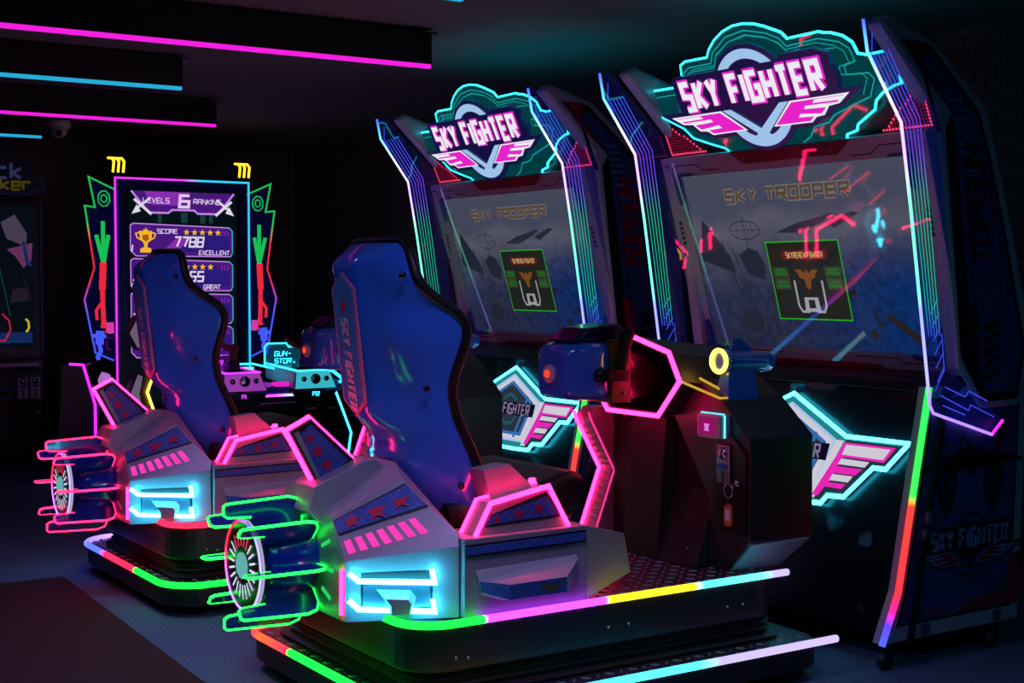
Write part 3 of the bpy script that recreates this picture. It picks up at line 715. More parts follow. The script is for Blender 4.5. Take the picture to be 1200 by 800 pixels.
def logo(mb, fn, dim=False, d=.0):
    """winged ring sign: k 0 plate, 1 white, 2 pink, 3 pale blue"""
    c = (-.008, -.103)
    def arc(r, a0, a1, n=28): return [(c[0]+r*math.cos(a0+(a1-a0)*i/n), c[1]+r*1.0*math.sin(a0+(a1-a0)*i/n)) for i in range(n+1)]
    mb.prism(arc(.215, 0, 2*PI*31/32, 31), fn, 0, .014, 0)
    mb.prism([(-.435,.022),(-.425,.03),(.17,.026),(.2,.045),(.36,.045),(.40,.03),(.425,.02),(.43,-.05),(.442,-.06),(.435,-.112),(.40,-.132),(-.415,-.134),(-.435,-.12)], fn, 0.001, .024, 0)
    for s_ in (1, -1):
        w = [(.545,-.118),(.17,-.122),(.03,-.236),(.07,-.243),(.262,-.245),(.31,-.222),(.345,-.215),(.38,-.185),(.435,-.178)]
        mb.prism([(-.015+s_*(u+.015), v) for u, v in w], fn, 0.002, .017, 0)
    # ring band, passing behind the lettering board
    for a0, a1 in ((.72, PI*.93), (-PI*.80, -PI*.2)):
        o, i_ = arc(.197, a0, a1), arc(.158, a0, a1)
        n = len(o); e = .0185
        mb.add([fn(u, v, e) for u, v in o]+[fn(u, v, e) for u, v in i_], [(i, i+1, n+i+1, n+i) for i in range(n-1)], 3)
    for q in ([(-.20,-.135),(-.152,-.135),(.062,-.276),(.03,-.292)], [(.165,-.135),(.118,-.135),(-.068,-.262),(-.03,-.285)]): mb.flat(q, fn, 3, .019)
    for s_ in (1, -1):
        X = lambda pts: [(-.018+s_*(u+.018), v) for u, v in pts]
        w = X([(.474,-.135),(.172,-.135),(.055,-.226),(.257,-.228),(.285,-.210),(.327,-.206),(.36,-.175),(.414,-.170)])
        mb.flat(w, fn, 1, .0195)
        mb.flat(X([(.445,-.141),(.18,-.141),(.07,-.221),(.25,-.222),(.275,-.206),(.195,-.203),(.21,-.19),(.315,-.199),(.345,-.178),(.235,-.174),(.245,-.162),(.405,-.164)]), fn, 2, .0205)
        mb.flat(X([(.45,-.143),(.30,-.143),(.285,-.155),(.42,-.157)]), fn, 1, .0215)
    # lettering: pink outline below, white face above
    for k, t, off in ((2, .38, .025), (1, .23, .029)):
        mb.text('SKY', fn, -.385, -.108, .106, .42, t, k, off, 0., .30)
        mb.text('FIGHTER', fn, -.110, -.108, .106, .455, t, k, off, 0., .295)
    return mb

def make_cabinet(dy, label, strip_stops):
    O = (3.95, 0, 0)
    root = thing('arcade_cabinet', label, 'arcade cabinet', O, (3.95, 4.02+dy, 0), 'tall arcade cabinets with winged signs')
    P = lambda mb, name, mats, par=root, **kw: mb.build(name, mats, par, **kw)
    HW = .705
    SP = plane(3.905, 1.817, -.288); LP = plane(3.73, 2.17, -.45); AP = plane(3.79, 2.17, -.45); EP = plane(3.975, .8, .2)
    # carcass behind the screen
    b = MB(); b.prism([(3.93,1.86),(4.16,1.03),(4.05,1.0),(3.95,.32),(3.88,.11),(4.40,.11),(4.42,.9),(4.36,1.5),(4.22,1.86)], fXZ, -.70, .70); P(b, 'carcass', 'cab_black')
    # leaning front bezel round the screen
    b = MB()
    o_ = [(-.72,.075),(.72,.075),(.72,-.86),(-.72,-.86)]; i_ = [(-.615,-.008),(.615,-.008),(.615,-.755),(-.615,-.755)]
    b.add([SP(u, v, .004) for u, v in o_]+[SP(u, v, .004) for u, v in i_]+[SP(u, v, -.012) for u, v in i_]+[SP(u, v, -.03) for u, v in o_],
          [(0,1,5,4),(1,2,6,5),(2,3,7,6),(3,0,4,7)]+[(4+i, 4+(i+1) % 4, 8+(i+1) % 4, 8+i) for i in range(4)]+[(i, (i+1) % 4, 12+(i+1) % 4, 12+i) for i in range(4)], 0)
    bz = P(b, 'bezel', 'cab_grey')
    for s_ in (1, -1):
        for q in ([(.63,.005),(.55,.005),(.53,-.006),(.617,-.006),(.617,-.11),(.632,-.13),(.645,-.12),(.645,-.01)], [(.63,-.775),(.5,-.775),(.48,-.757),(.617,-.757),(.617,-.66),(.632,-.64),(.645,-.65),(.645,-.765)]):
            b = MB(); b.prism([(u*s_, v) for u, v in q], SP, .004, .014); P(b, 'corner_guard', 'blue_trim', bz)
    for q in ([(-.28,.074),(-.205,.022),(.30,.022),(.373,.074)], [(-.37,-.858),(-.30,-.80),(.312,-.80),(.40,-.858)]):
        b = MB(); b.prism(q, SP, .004, .012); P(b, 'red_trim', 'cab_red', bz, bevel=.002)
    b = MB()
    for s_ in (1, -1):
        for q in ([(.66,-.10),(.66,.02),(.64,.04),(.50,.04),(.46,.012),(.36,.012)], [(.66,-.62),(.66,-.77),(.64,-.79),(.44,-.79),(.41,-.772),(.2,-.772)]): b.stroke([(u*s_, v) for u, v in q], SP, .004, 0, .006)
        for j in range(5):
            for v0 in (-.2, -.46): b.flat([(s_*.665,v0-j*.022),(s_*.685,v0-.004-j*.022),(s_*.685,v0-.018-j*.022),(s_*.665,v0-.014-j*.022)], SP, 0, .006)
    P(b, 'panel_lines', 'black_print', bz, recalc=False)
    for u, v in ((-.2,.045),(.27,.045),(-.69,.04),(-.69,-.35),(-.69,-.6),(.29,-.83)): bolt(bz, SP(u, v, .004 if abs(u) > .3 or v > -.5 else .012), SP(0,0,1)-Vector(SP(0,0,0)) if False else tuple(a-c for a, c in zip(SP(0,0,1), SP(0,0,0))), .01, 'steel')
    # screen and what it shows
    b = MB(); b.poly([SP(-.617,-.006,-.008), SP(.617,-.006,-.008), SP(.617,-.757,-.008), SP(-.617,-.757,-.008)]); scr = P(b, 'screen', 'screen_picture', recalc=False)
    b = MB()
    for k, t, off in ((1, .5, -.006), (0, .26, -.005)): b.text('SKY TROOPER', SP, -.372, -.134, .046, 1.02, t, k, off, .1, .42)
    P(b, 'screen_title', ['title_brown', 'title_glow'], scr, recalc=False)
    b = MB()
    # radar mast, boulders and floating debris of the game scene
    for a0, r in ((-.26, 1),):
        c = (-.30,-.255)
        b.stroke([(c[0]+.09*math.cos(t*PI/8), c[1]+.04*math.sin(t*PI/8)) for t in range(17)], SP, .004, 0, -.0065)
        for dx in (-.05,-.02,.02,.05): b.stroke([(c[0]+dx, c[1]-.036), (c[0]+dx*.8, c[1]+.036)], SP, .0025, 0, -.0065)
        b.stroke([(c[0]-.088,c[1]),(c[0]+.088,c[1])], SP, .003, 0, -.0065); b.stroke([(c[0],c[1]+.06),(c[0],c[1]-.1)], SP, .005, 0, -.0065)
    b.flat([(-.36,-.36),(-.30,-.33),(-.25,-.345),(-.22,-.40),(-.235,-.47),(-.33,-.44)], SP, 1, -.0065)
    b.flat([(-.46,-.30),(-.45,-.30),(-.37,-.62),(-.385,-.62)], SP, 0, -.0066); b.flat([(-.40,-.33),(-.393,-.33),(-.31,-.60),(-.318,-.60)], SP, 0, -.0066)
    b.flat([(-.355+.065*math.cos(t*PI/6), -.645+.055*math.sin(t*PI/6)) for t in range(12)], SP, 1, -.0066)
    b.flat([(-.55,-.20),(-.42,-.36),(-.40,-.44),(-.60,-.38)], SP, 1, -.0067)
    b.flat([(-.12,-.27),(0,-.235),(.1,-.22),(.2,-.2),(.2,-.215),(.1,-.25),(0,-.275)], SP, 0, -.0066); b.flat([(.16,-.24),(.3,-.2),(.34,-.205),(.2,-.26)], SP, 0, -.0066)
    for q in ([(.40,-.60),(.55,-.70),(.56,-.72),(.53,-.73),(.38,-.62)], [(.32,-.58),(.345,-.63),(.36,-.65),(.345,-.655),(.315,-.61)], [(.2,-.52),(.25,-.505),(.245,-.53),(.21,-.54)], [(.29,-.67),(.32,-.66),(.32,-.70),(.29,-.71)]): b.flat(q, SP, 2, -.0065)
    P(b, 'screen_scenery', ['screen_shape', 'screen_shape_dark', 'debris'], scr, recalc=False)
    b = MB()
    b.flat([(-.19,-.31),(.205,-.308),(.205,-.632),(-.19,-.632)], SP, 1, -.0055); b.stroke([(-.19,-.31),(.205,-.308),(.205,-.632),(-.19,-.632),(-.19,-.31)], SP, .0055, 0, -.005)
    b.flat([(-.10,-.345),(.125,-.345),(.14,-.365),(.125,-.385),(-.10,-.385),(-.115,-.365)], SP, 2, -.005)
    b.text('SKYREACH FIGHTER', SP, .0125, -.376, .022, .42, .17, 3, -.0045, 0, .2, True)
    for s_ in (1, -1):
        for v0, h_ in ((-.455,.04),(-.507,.048)):
            b.flat([(.0075+s_*u, v) for u, v in ((.185,v0),(.10,v0),(.10,v0+h_),(.185,v0+h_))], SP, 4, -.005)
            b.flat([(.0075+s_*u, v) for u, v in ((.175,v0+.008),(.11,v0+.008),(.11,v0+.02),(.175,v0+.02))], SP, 5, -.0045); b.flat([(.0075+s_*u, v) for u, v in ((.17,v0+.024),(.115,v0+.024),(.115,v0+.034),(.17,v0+.034))], SP, 5, -.0045)
        b.stroke([(.0075+s_*u, v) for u, v in ((.075,-.47),(.075,-.575),(.06,-.60),(.02,-.60))], SP, .010, 6, -.0045)
        b.flat([(.0075+s_*u, v) for u, v in ((0,-.42),(.012,-.44),(.03,-.425),(.065,-.425),(.05,-.44),(.04,-.46),(.02,-.465),(.012,-.50),(0,-.51))], SP, 7, -.0046)
    b.flat([(-.03,-.54),(.045,-.54),(.05,-.60),(-.035,-.60)], SP, 6, -.004); b.flat([(-.01,-.55),(.025,-.55),(.025,-.585),(-.01,-.585)], SP, 1, -.0035)
    P(b, 'screen_window', ['popup_frame', 'popup_back', 'popup_red', 'popup_text', 'popup_box', 'popup_green', 'popup_white', 'popup_brown'], scr, recalc=False)
    b = MB(); b.prism([(-.70,.06),(.70,.06),(.70,-.86),(-.70,-.86)], SP, .03, .036); P(b, 'screen_glass', 'screen_glass')
    # control shelf under the screen
    b = MB(); b.prism([(4.14,1.035),(4.02,1.0),(4.0,.965),(4.05,.95),(4.16,1.0)], fXZ, -.71, .71); sh = P(b, 'shelf', 'cab_black', bevel=.004)
    b = MB(); b.prism([(-.16,0),(-.12,.02),(-.01,.02),(.03,0)], lambda u, v, w: (4.0-w-v*.2, -u-.2, .968-v*1.3), -.004, .006); P(b, 'shelf_clip', 'steel', sh)
    # lower front panel with the lit emblem
    b = MB(); b.prism([(-.72,.16),(.72,.16),(.72,-.72),(-.72,-.72)], EP, -.02, 0); lo = P(b, 'front_panel', 'space_art')
    half = [(0,.118),(.305,-.027),(.608,-.025),(.518,-.129),(.458,-.13),(.336,-.254),(.254,-.259),(.226,-.292),(.10,-.296)]
    full = half+[(-u, v) for u, v in half[::-1][:-1]]
    sc = lambda pts, k, c=(0,-.1): [(c[0]+(u-c[0])*k, c[1]+(v-c[1])*k) for u, v in pts]
    b = MB(); b.prism(full, EP, 0, .02, 0); em = P(b, 'emblem', 'plate_navy')
    b = MB(); b.tube([EP(u, v, .022) for u, v in full], .009, 6, closed=True); P(b, 'neon_outline', 'neon_cyan', em)
    b = MB()
    b.flat(sc(full, .955), EP, 0, .0215)
    pent = [(0,.085),(.265,-.045),(.175,-.26),(-.175,-.26),(-.265,-.045)]
    b.flat(pent, EP, 1, .023); b.flat(sc(pent, .93), EP, 2, .024); b.flat(sc(pent, .80), EP, 3, .025); b.flat(sc(pent, .70), EP, 5, .026)
    for i in range(24):
        a = 2*PI*i/24; b.flat([(.065*math.cos(a)-.003+.0*i, -.10+.065*math.sin(a)),(.065*math.cos(a)+.003, -.10+.065*math.sin(a)),(.085*math.cos(a)+.003,-.10+.085*math.sin(a)),(.085*math.cos(a)-.003,-.10+.085*math.sin(a))], EP, 0, .0265)
    b.flat([(.15,-.02),(.165,-.03),(.09,-.24),(.07,-.24)], EP, 3, .0266); b.flat([(.2,-.06),(.205,-.09),(.14,-.22),(.11,-.23)], EP, 3, .0266)
    b.flat([(-.235,-.062),(.235,-.062),(.225,-.128),(-.225,-.128)], EP, 4, .0275)
    b.text('SKY FIGHTER', EP, 0, -.122, .05, .5, .2, 7, .0285, 0, .28, True)
    for s_ in (1, -1):
        X = lambda pts: [(s_*u, v) for u, v in pts]
        b.flat(X([(.262,-.044),(.30,-.044),(.19,-.275),(.15,-.275)]), EP, 2, .0235)
        wing = [(.31,-.04),(.575,-.04),(.512,-.118),(.45,-.12),(.33,-.24),(.245,-.245),(.22,-.278),(.165,-.278)]
        b.flat(X(wing), EP, 5, .0225)
        b.flat(X([(.305,-.05),(.552,-.048),(.508,-.106),(.31,-.106),(.285,-.143),(.41,-.142),(.378,-.168),(.275,-.17),(.255,-.208),(.34,-.206),(.32,-.226),(.237,-.226),(.206,-.265),(.175,-.265)]), EP, 6, .024)
        b.flat(X([(.315,-.058),(.53,-.056),(.502,-.097),(.30,-.097)]), EP, 2, .025); b.flat(X([(.302,-.112),(.44,-.112),(.42,-.134),(.285,-.135)]), EP, 2, .025); b.flat(X([(.268,-.175),(.37,-.173),(.35,-.198),(.255,-.2)]), EP, 2, .025)
    P(b, 'emblem_face', ['emblem_teal', 'logo_blue', 'emblem_white', 'emblem_blue', 'emblem_navy', 'emblem_grey', 'emblem_pink', 'emblem_text'], em, recalc=False)
    # sides
    low = [(3.94,.99),(3.793,.276),(3.713,.10),(4.445,.10),(4.485,.99)]
    up = [(x+.025, z) for x, z in [(3.61,2.236),(3.90,1.962),(4.05,1.05),(4.18,.90),(4.40,.90),(4.47,1.12),(4.37,1.47),(4.26,1.80),(4.19,1.99),(3.90,2.20),(3.66,2.27)]]
    acr = [(3.556,2.236),(3.578,2.131),(3.747,1.906),(3.800,1.62),(3.912,.928),(3.93,.90),(4.25,.806),(4.31,.855),(4.05,1.02),(3.93,1.955),(3.61,2.245)]
    for sg in (1, -1):
        yo = lambda d: -sg*(HW+d)
        b = MB(); b.prism(low, fXZ, yo(-.05), yo(0)); sp = P(b, 'side_panel', 'cab_grey', bevel=.004)
        sf = lambda u, v, w: (4.15+u*sg, yo(.0005+w), v)
        b = MB()
        b.flat([(sg*(x-4.15), z) for x, z in ((3.955,.95),(3.822,.27),(3.78,.155),(4.40,.155),(4.44,.95))], sf, 1, .0005); b.flat([(sg*(x-4.15), z) for x, z in ((3.965,.94),(3.832,.28),(3.80,.165),(4.39,.165),(4.43,.94))], sf, 0, .001)
        # fighter plane silhouette and the winged sign below it
        jet = [(.0,.74),(.05,.70),(.08,.66),(.28,.60),(.26,.585),(.12,.60),(.14,.52),(.17,.44),(.13,.43),(.07,.52),(.04,.58),(-.02,.58),(-.06,.50),(-.13,.42),(-.17,.43),(-.12,.53),(-.10,.61),(-.24,.66),(-.26,.68),(-.08,.67),(-.04,.71)]
        for q in ([(-.27,.70),(-.02,.76),(.0,.80),(.03,.76),(.31,.71),(.30,.695),(.12,.705),(.05,.68),(-.03,.68),(-.12,.70),(-.26,.685)], [(-.03,.70),(.0,.66),(.03,.66),(.06,.70),(.04,.73),(-.01,.73)],
                  [(-.17,.71),(-.06,.70),(-.06,.62),(-.09,.55),(-.12,.51),(-.155,.57),(-.175,.65)], [(.09,.71),(.19,.71),(.20,.64),(.17,.56),(.14,.51),(.11,.55),(.085,.63)],
                  [(-.03,.82),(-.015,.80),(-.05,.74),(-.07,.74)], [(.20,.85),(.22,.84),(.17,.74),(.14,.74)]): b.flat(q, sf, 2, .0015)
        for c_ in ((-.115,.63), (.14,.64)): b.stroke([(c_[0]+.025*math.cos(t*PI/5), c_[1]+.035*math.sin(t*PI/5)) for t in range(11)], sf, .006, 0, .002)
        b.stroke([(-.20,.93),(-.12,.78)], sf, .01, 2, .0015)
        b.flat([(.30,.36),(.30,.165),(-.05,.165),(-.02,.2),(.2,.22),(.24,.34)], sf, 3, .0015)
        for j in range(4): b.flat([(-.27+j*.05,.175),(-.245+j*.05,.175),(-.225+j*.05,.2),(-.25+j*.05,.2)], sf, 3, .0015)
        P(b, 'side_art', ['art_blue', 'black_print', 'art_dark', 'art_red'], sp, recalc=False)
        b = MB(); lf = lambda u, v, w: sf(u*.55+.02, (v+.10)*.55+.41, .002+w*.05); logo(b, lf)
        P(b, 'side_sign', ['art_dark', 'dot_print', 'art_red', 'art_blue'], sp, recalc=False)
        for x in (3.93, 4.32): 
            b = MB(); b.prism(rrect(x-.02, x+.02, .11, .15, .006), fXZ, yo(0), yo(.006)); P(b, 'bracket', 'steel', sp)
        # upper housing: thick, chamfered, with printed side
        b = MB(); b.prism(up, fXZ, yo(-.05), yo(.02)); hs = P(b, 'upper_housing', 'cab_grey', bevel=.022, seg=2)
        uf = lambda u, v, w: (4.15+u*sg, yo(.0205+w), v)
        b = MB(); Q = lambda pts: [(sg*(x-4.15), z) for x, z in pts]
        art = [(3.80,2.13),(4.02,1.95),(4.15,1.08),(4.22,.96),(4.38,.96),(4.42,1.12),(4.32,1.46),(4.22,1.78),(4.15,1.95),(3.91,2.15)]
        b.flat(Q([(3.74,2.19),(3.95,2.02),(4.02,1.97),(3.98,1.9),(4.08,1.09),(4.20,.93),(4.40,.93),(4.44,1.12),(4.34,1.47),(4.23,1.80),(4.16,1.97),(3.90,2.18)]), uf, 1, .0008)
        b.flat(Q(art), uf, 0, .0014)
        b.flat(Q([(3.76,2.19),(3.88,2.19),(3.84,2.14),(3.93,2.04),(3.94,2.01)]), uf, 2, .002)
        b.flat(Q([(4.10,1.28),(4.125,1.14),(4.19,1.0),(4.16,1.28)]), uf, 2, .002)
        b.stroke(Q([(3.86,2.11),(4.06,1.93),(4.16,1.2)]), uf, .006, 1, .002); b.stroke(Q([(4.34,1.3),(4.25,1.62),(4.18,1.80)]), uf, .006, 1, .002)
        for i in range(9):
            for j in range(4):
                x = 4.0+.02*j+.018*i*.6+(.01 if i % 2 else 0); z = 2.0-.03*i
                b.flat([(sg*(x-4.15)+.007*math.cos(t*PI/3), z+.007*math.sin(t*PI/3)) for t in range(6)], uf, 3, .002)
        for j in range(5): b.flat(Q([(4.20+j*.0,1.20-.045*j),(4.29,1.235-.045*j),(4.29,1.21-.045*j),(4.20,1.175-.045*j)]), uf, 1, .002)
        if sg == 1: tfn = lambda u, v, w: uf(.10-v-.045+(u-.0)*-.16, 1.40+u, w)
        else: tfn = lambda u, v, w: uf(-.18+v+.045+u*.16, 1.80-u, w)
        b.text('TOPGUN', tfn, 0.03, -.03, .088, .62, .26, 2, .0025, 0, .2)
        P(b, 'side_print', ['cab_blue', 'black_print', 'cab_red', 'dot_print'], hs, recalc=False)
        # clear light-guide sheet with lit edge and engraved lines
        b = MB(); b.prism(acr, fXZ, yo(.021), yo(.029)); ac = P(b, 'acrylic_wing', 'acrylic')
        edge = [(x, yo(.025), z) for x, z in acr[:8]]
        led_strip('lit_edge', edge, [(0, BLUE), (.06, lin(90,190,255)), (.14, lin(190,200,255)), (.24, lin(205,160,255)), (.30, lin(190,160,255)), (.36, lin(110,250,180)), (.53, lin(100,240,190)), (.57, lin(130,140,255)), (.70, lin(150,150,255)), (.75, VIOL), (.95, VIOL), (.96, MAG), (1, MAG)], .0055, ac, 'led_edge')
        lines = []
        for j in range(5):
            d = .02+.017*j
            lines.append([(3.59+d,2.125+.006*j),(3.752+d,1.904+.006*j),(3.806+d,1.62),(3.885+d*.85,1.17+.0*j)])
        lines += [[(3.60,2.20),(3.60,2.12),(3.63,2.08)], [(3.94,.98),(3.985,1.05),(3.97,1.18)], [(3.97,.96),(4.12,.90),(4.13,.92),(4.26,.87)], [(3.99,.99),(4.1,.95),(4.12,.97),(4.22,.93)], [(3.98,.925),(4.1,.885)]]
        for j in range(6): lines.append([(3.91+.008*j,1.25-.048*j),(3.945+.008*j,1.30-.048*j)])
        b = MB()
        GC = [(.0, lin(40,90,255)), (.3, lin(120,70,240)), (.42, lin(30,200,130)), (.7, lin(30,190,130)), (.78, lin(60,80,230)), (1, lin(70,80,240))]
        for ln in lines:
            pts = [(x, yo(.025), z) for x, z in ln]; n_ = []
            Pp, _ = densify(pts, [(1,1,1)]*len(pts), .04)
            C_ = []
            for p in Pp:
                q = (2.2-p.z)/1.3; c = GC[-1][1]
                for (q0, c0), (q1, c1) in zip(GC[:-1], GC[1:]):
                    if q0 <= q <= q1: c = tuple(Vector(c0).lerp(Vector(c1), (q-q0)/(q1-q0))); break
                C_.append(c)
            b.tube(Pp, .0022, 4, cols=C_)
        P(b, 'engraved_lines', 'led_soft', ac, recalc=False)
        led_strip('side_light', [(x-.008, yo(.004), z) for x, z in low[:3]], strip_stops, .0125, sp, 'led_strong')
        for x in (3.76, 4.33):
            b = MB(); b.lathe([(.0,-.014),(.03,-.014),(.033,0),(.03,.014),(0,.014)], (x, yo(-.03), .033), (0,1,0), 16)
            b.hexa([(x-.012, yo(-.045), .05),(x+.02, yo(-.045), .05),(x+.02, yo(-.015), .05),(x-.012, yo(-.015), .05)], [(x-.02, yo(-.05), .108),(x+.035, yo(-.05), .108),(x+.035, yo(-.01), .108),(x-.02, yo(-.01), .108)])
            P(b, 'caster', 'caster', root)
    # marquee: clear sheet, LED triangles and raised sign
    mar = [(-.70,0),(-.475,-.002),(-.459,.036),(-.445,.085),(-.41,.097),(-.277,.096),(-.251,.126),(-.205,.158),(-.148,.183),(-.085,.197),(-.025,.197),(.03,.188),(.085,.168),(.156,.135),(.177,.107),(.339,.109),(.36,.102),(.393,.097),(.444,.078),(.48,.048),(.49,.005),(.53,-.006),(.645,-.003),(.65,-.059),(.645,-.125),(.61,-.13),(.553,-.149),(.512,-.175),(.495,-.207),(.397,-.254),(.384,-.276),(.331,-.287),(.317,-.315),(-.30,-.315),(-.336,-.286),(-.41,-.262),(-.507,-.227),(-.548,-.179),(-.653,-.123),(-.71,-.059)]
    b = MB(); b.prism(mar, AP, -.006, 0); mq = P(b, 'marquee_sheet', 'marquee_acrylic')
    b = MB(); b.tube([AP(u, v, -.003) for u, v in mar], .0052, 6, closed=True); P(b, 'lit_edge', 'acrylic_edge', mq)
    b = MB()
    top = [(-.44,.05),(-.40,.07),(-.262,.07),(-.235,.11),(-.14,.16),(-.03,.172),(.075,.146),(.14,.115),(.165,.08),(.33,.085),(.42,.06),(.46,.03),(.47,-.02),(.414,-.03),(.414,-.064),(.516,-.07),(.535,-.095),(.494,-.157),(.411,-.178),(.302,-.206),(.262,-.233),(.187,-.241),(.152,-.278),(.071,-.315)]
    b.stroke(top, AP, .006, 0, .001); b.stroke([(u*.94, v*.9-.004) for u, v in top[:18]], AP, .004, 0, .001); b.stroke([(-.70,-.03),(-.48,-.03)], AP, .005, 0, .001)
    b.stroke([(-.44,.03),(-.40,.05),(-.25,.05),(-.22,.1),(-.13,.14),(-.03,.155),(.07,.13),(.13,.095),(.165,.055),(.22,.06),(.23,.04),(.30,.045),(.40,.04)], AP, .004, 0, .001)
    P(b, 'engraved_lines', 'engrave_cyan', mq, recalc=False)
    b = MB(); logo(b, LP); P(b, 'winged_sign', ['plate_navy', 'logo_white', 'logo_pink', 'logo_blue'], mq, recalc=False)
    b = MB(); b.prism([(-.2,-.2),(.2,-.2),(.2,-.05),(-.2,-.05)], LP, -.05, 0); P(b, 'sign_standoff', 'cab_black', mq)
    b = MB(); b.prism([(-.725,-.06),(.725,-.06),(.725,-.325),(-.725,-.325)], AP, -.04, -.025); mb_ = P(b, 'marquee_back', 'cab_black')
    for s_ in (1, -1):
        b = MB(); rows = 13
        for r in range(rows):
            v = -.145-.0125*r
            nmax = int(1+(r/(rows-1))*14)
            for c in range(nmax+1):
                u = -.705+.0145*c+.004*(12-r)*.0
                edge = c in (0, nmax) or r == rows-1
                q = .0058 if edge else .0042
                b.flat([(-s_*(u+dx*q), v+dz*q) for dx, dz in ((1,0),(.5,.87),(-.5,.87),(-1,0),(-.5,-.87),(.5,-.87))], AP, 0 if edge else 1, -.0235)
        P(b, 'led_matrix', ['matrix_red', 'matrix_dim'], mb_, recalc=False)
    l = bpy.data.lights.new('added_uplight', 'AREA'); l.energy = 1.6; l.spread = 2.4; l.color = lin(60,215,235); l.shape = 'RECTANGLE'; l.size = .2; l.size_y = 1.2  # added uplight, hidden behind the marquee to tint the ceiling teal
    lo_ = bpy.data.objects.new('added_uplight', l); COL.objects.link(lo_); lo_.parent = root; lo_.location = (.15, 0, 1.9); lo_.rotation_euler = (PI, 0, 0)
    return root
# printed scene of the lower front panel: dark space with pale flecks
def space_mat():
    m, nt, out = _new('space_art'); N = nt.nodes.new; L = nt.links.new
    b = N('ShaderNodeBsdfPrincipled'); b.inputs['Roughness'].default_value = .3
    tc = N('ShaderNodeTexCoord'); n = N('ShaderNodeTexNoise'); n.inputs['Scale'].default_value = 9; n.inputs['Detail'].default_value = 6; L(tc.outputs['Object'], n.inputs['Vector'])
    r = N('ShaderNodeValToRGB'); e = r.color_ramp.elements; e[0].position = .55; e[0].color = (*lin(10,18,28), 1); e[1].position = .72; e[1].color = (*lin(90,120,130), 1)
    x = e.new(.63); x.color = (*lin(16,30,42), 1)
    L(n.outputs['Fac'], r.inputs['Fac']); L(r.outputs['Color'], b.inputs['Base Color']); L(b.outputs[0], out.inputs[0])
space_mat()
glow_attr('led_strong', 1.6)
glow_attr('led_edge', 2.1)
# ------------------------------------------------------------------ the room
def build_room():
    def m_carpet():
        m, nt, out = _new('carpet'); N = nt.nodes.new; L = nt.links.new
        b = N('ShaderNodeBsdfPrincipled'); b.inputs['Roughness'].default_value = .95; b.inputs['Specular IOR Level'].default_value = .1
        tc = N('ShaderNodeTexCoord'); n = N('ShaderNodeTexNoise'); n.inputs['Scale'].default_value = 160; n.inputs['Detail'].default_value = 4; L(tc.outputs['Object'], n.inputs['Vector'])
        r = N('ShaderNodeValToRGB'); r.color_ramp.elements[0].position = .3; r.color_ramp.elements[1].position = .75
        r.color_ramp.elements[0].color = (*lin(54,72,92), 1); r.color_ramp.elements[1].color = (*lin(104,134,162), 1)
        L(n.outputs['Fac'], r.inputs['Fac']); L(r.outputs['Color'], b.inputs['Base Color'])
        bp = N('ShaderNodeBump'); bp.inputs['Strength'].default_value = .6; bp.inputs['Distance'].default_value = .01; L(n.outputs['Fac'], bp.inputs['Height']); L(bp.outputs[0], b.inputs['Normal'])
        L(b.outputs[0], out.inputs[0])
    m_carpet()
    mat('wall_paint', (104,108,116), .85, bump=.1, bscale=90)
    mat('ceiling_paint', (92,92,98), .9, bump=.1, bscale=60)
    mat('rug_red', (44,4,14), .95, noise=.25, nscale=140, bump=.5, bscale=220)
    brick_mat('wall_brick', (96,98,108), (84,86,96), (60,60,68), 4.2, .02, 'YZ', 0., .5, .5, .22, .8, .6)
    H = 2.56
    b = MB(); b.box(-6, 5.5, -3, 12.1, -.1, 0); struct(b.build('floor', 'carpet'))
    b = MB(); b.box(-6, 5.5, -3, 12.1, H, H+.1); struct(b.build('ceiling', 'ceiling_paint'))
    b = MB(); b.box(-6, 5.5, 12, 12.15, 0, H); struct(b.build('wall_back', 'wall_paint'))
    b = MB(); b.box(5.45, 5.6, -3, 12, 0, H); struct(b.build('wall_right', 'wall_brick'))
    b = MB(); b.box(-6.1, -5.95, -3, 12, 0, H); struct(b.build('wall_left', 'wall_paint'))
    b = MB(); b.box(-6, 5.5, -3.1, -2.95, 0, H); struct(b.build('wall_front', 'wall_paint'))
    b = MB(); b.prism([(-1.2,6.5),(1.775,6.45),(1.70,4.6),(1.66,2.2),(1.4,1.2),(-1.4,1.2)], fXY, 0.0005, .012); tag(b.build('rug', 'rug_red', bevel=.003), 'dark red carpet runner lying on the grey floor at lower left', 'rug')

glow('bar_magenta', (235,30,215), 1.1); glow('bar_cyan', (40,170,215), 1.0)
mat('bar_black', (8,8,10), .5)
def ceiling_bar(y, x0, x1, m, label):
    t = thing('ceiling_light_bar', label, 'ceiling light', (x1, y, 2.56), None, 'ceiling light bars')
    b = MB(); b.box(x0, x1, y-.06, y+.06, 2.385, 2.535); b.build('housing', 'bar_black', t)
    b = MB(); b.box(x0, x1-.004, y-.0605, y-.035, 2.372, 2.39); b.build('light_tube', m, t)
    b = MB(); b.box(x0, x1+.03, y-.066, y+.066, 2.533, 2.541)
    for i in range(8):
        x = x1-.05-i*.9
        if x > x0: b.lathe([(.01, 0), (.01, .04)], (x, y, 2.53), (0, 0, 1), 8); b.lathe([(.03, .018), (.03, .031)], (x, y, 2.53), (0, 0, 1), 12)
    b.build('mounting_rail', 'black_paint', t)
    return t

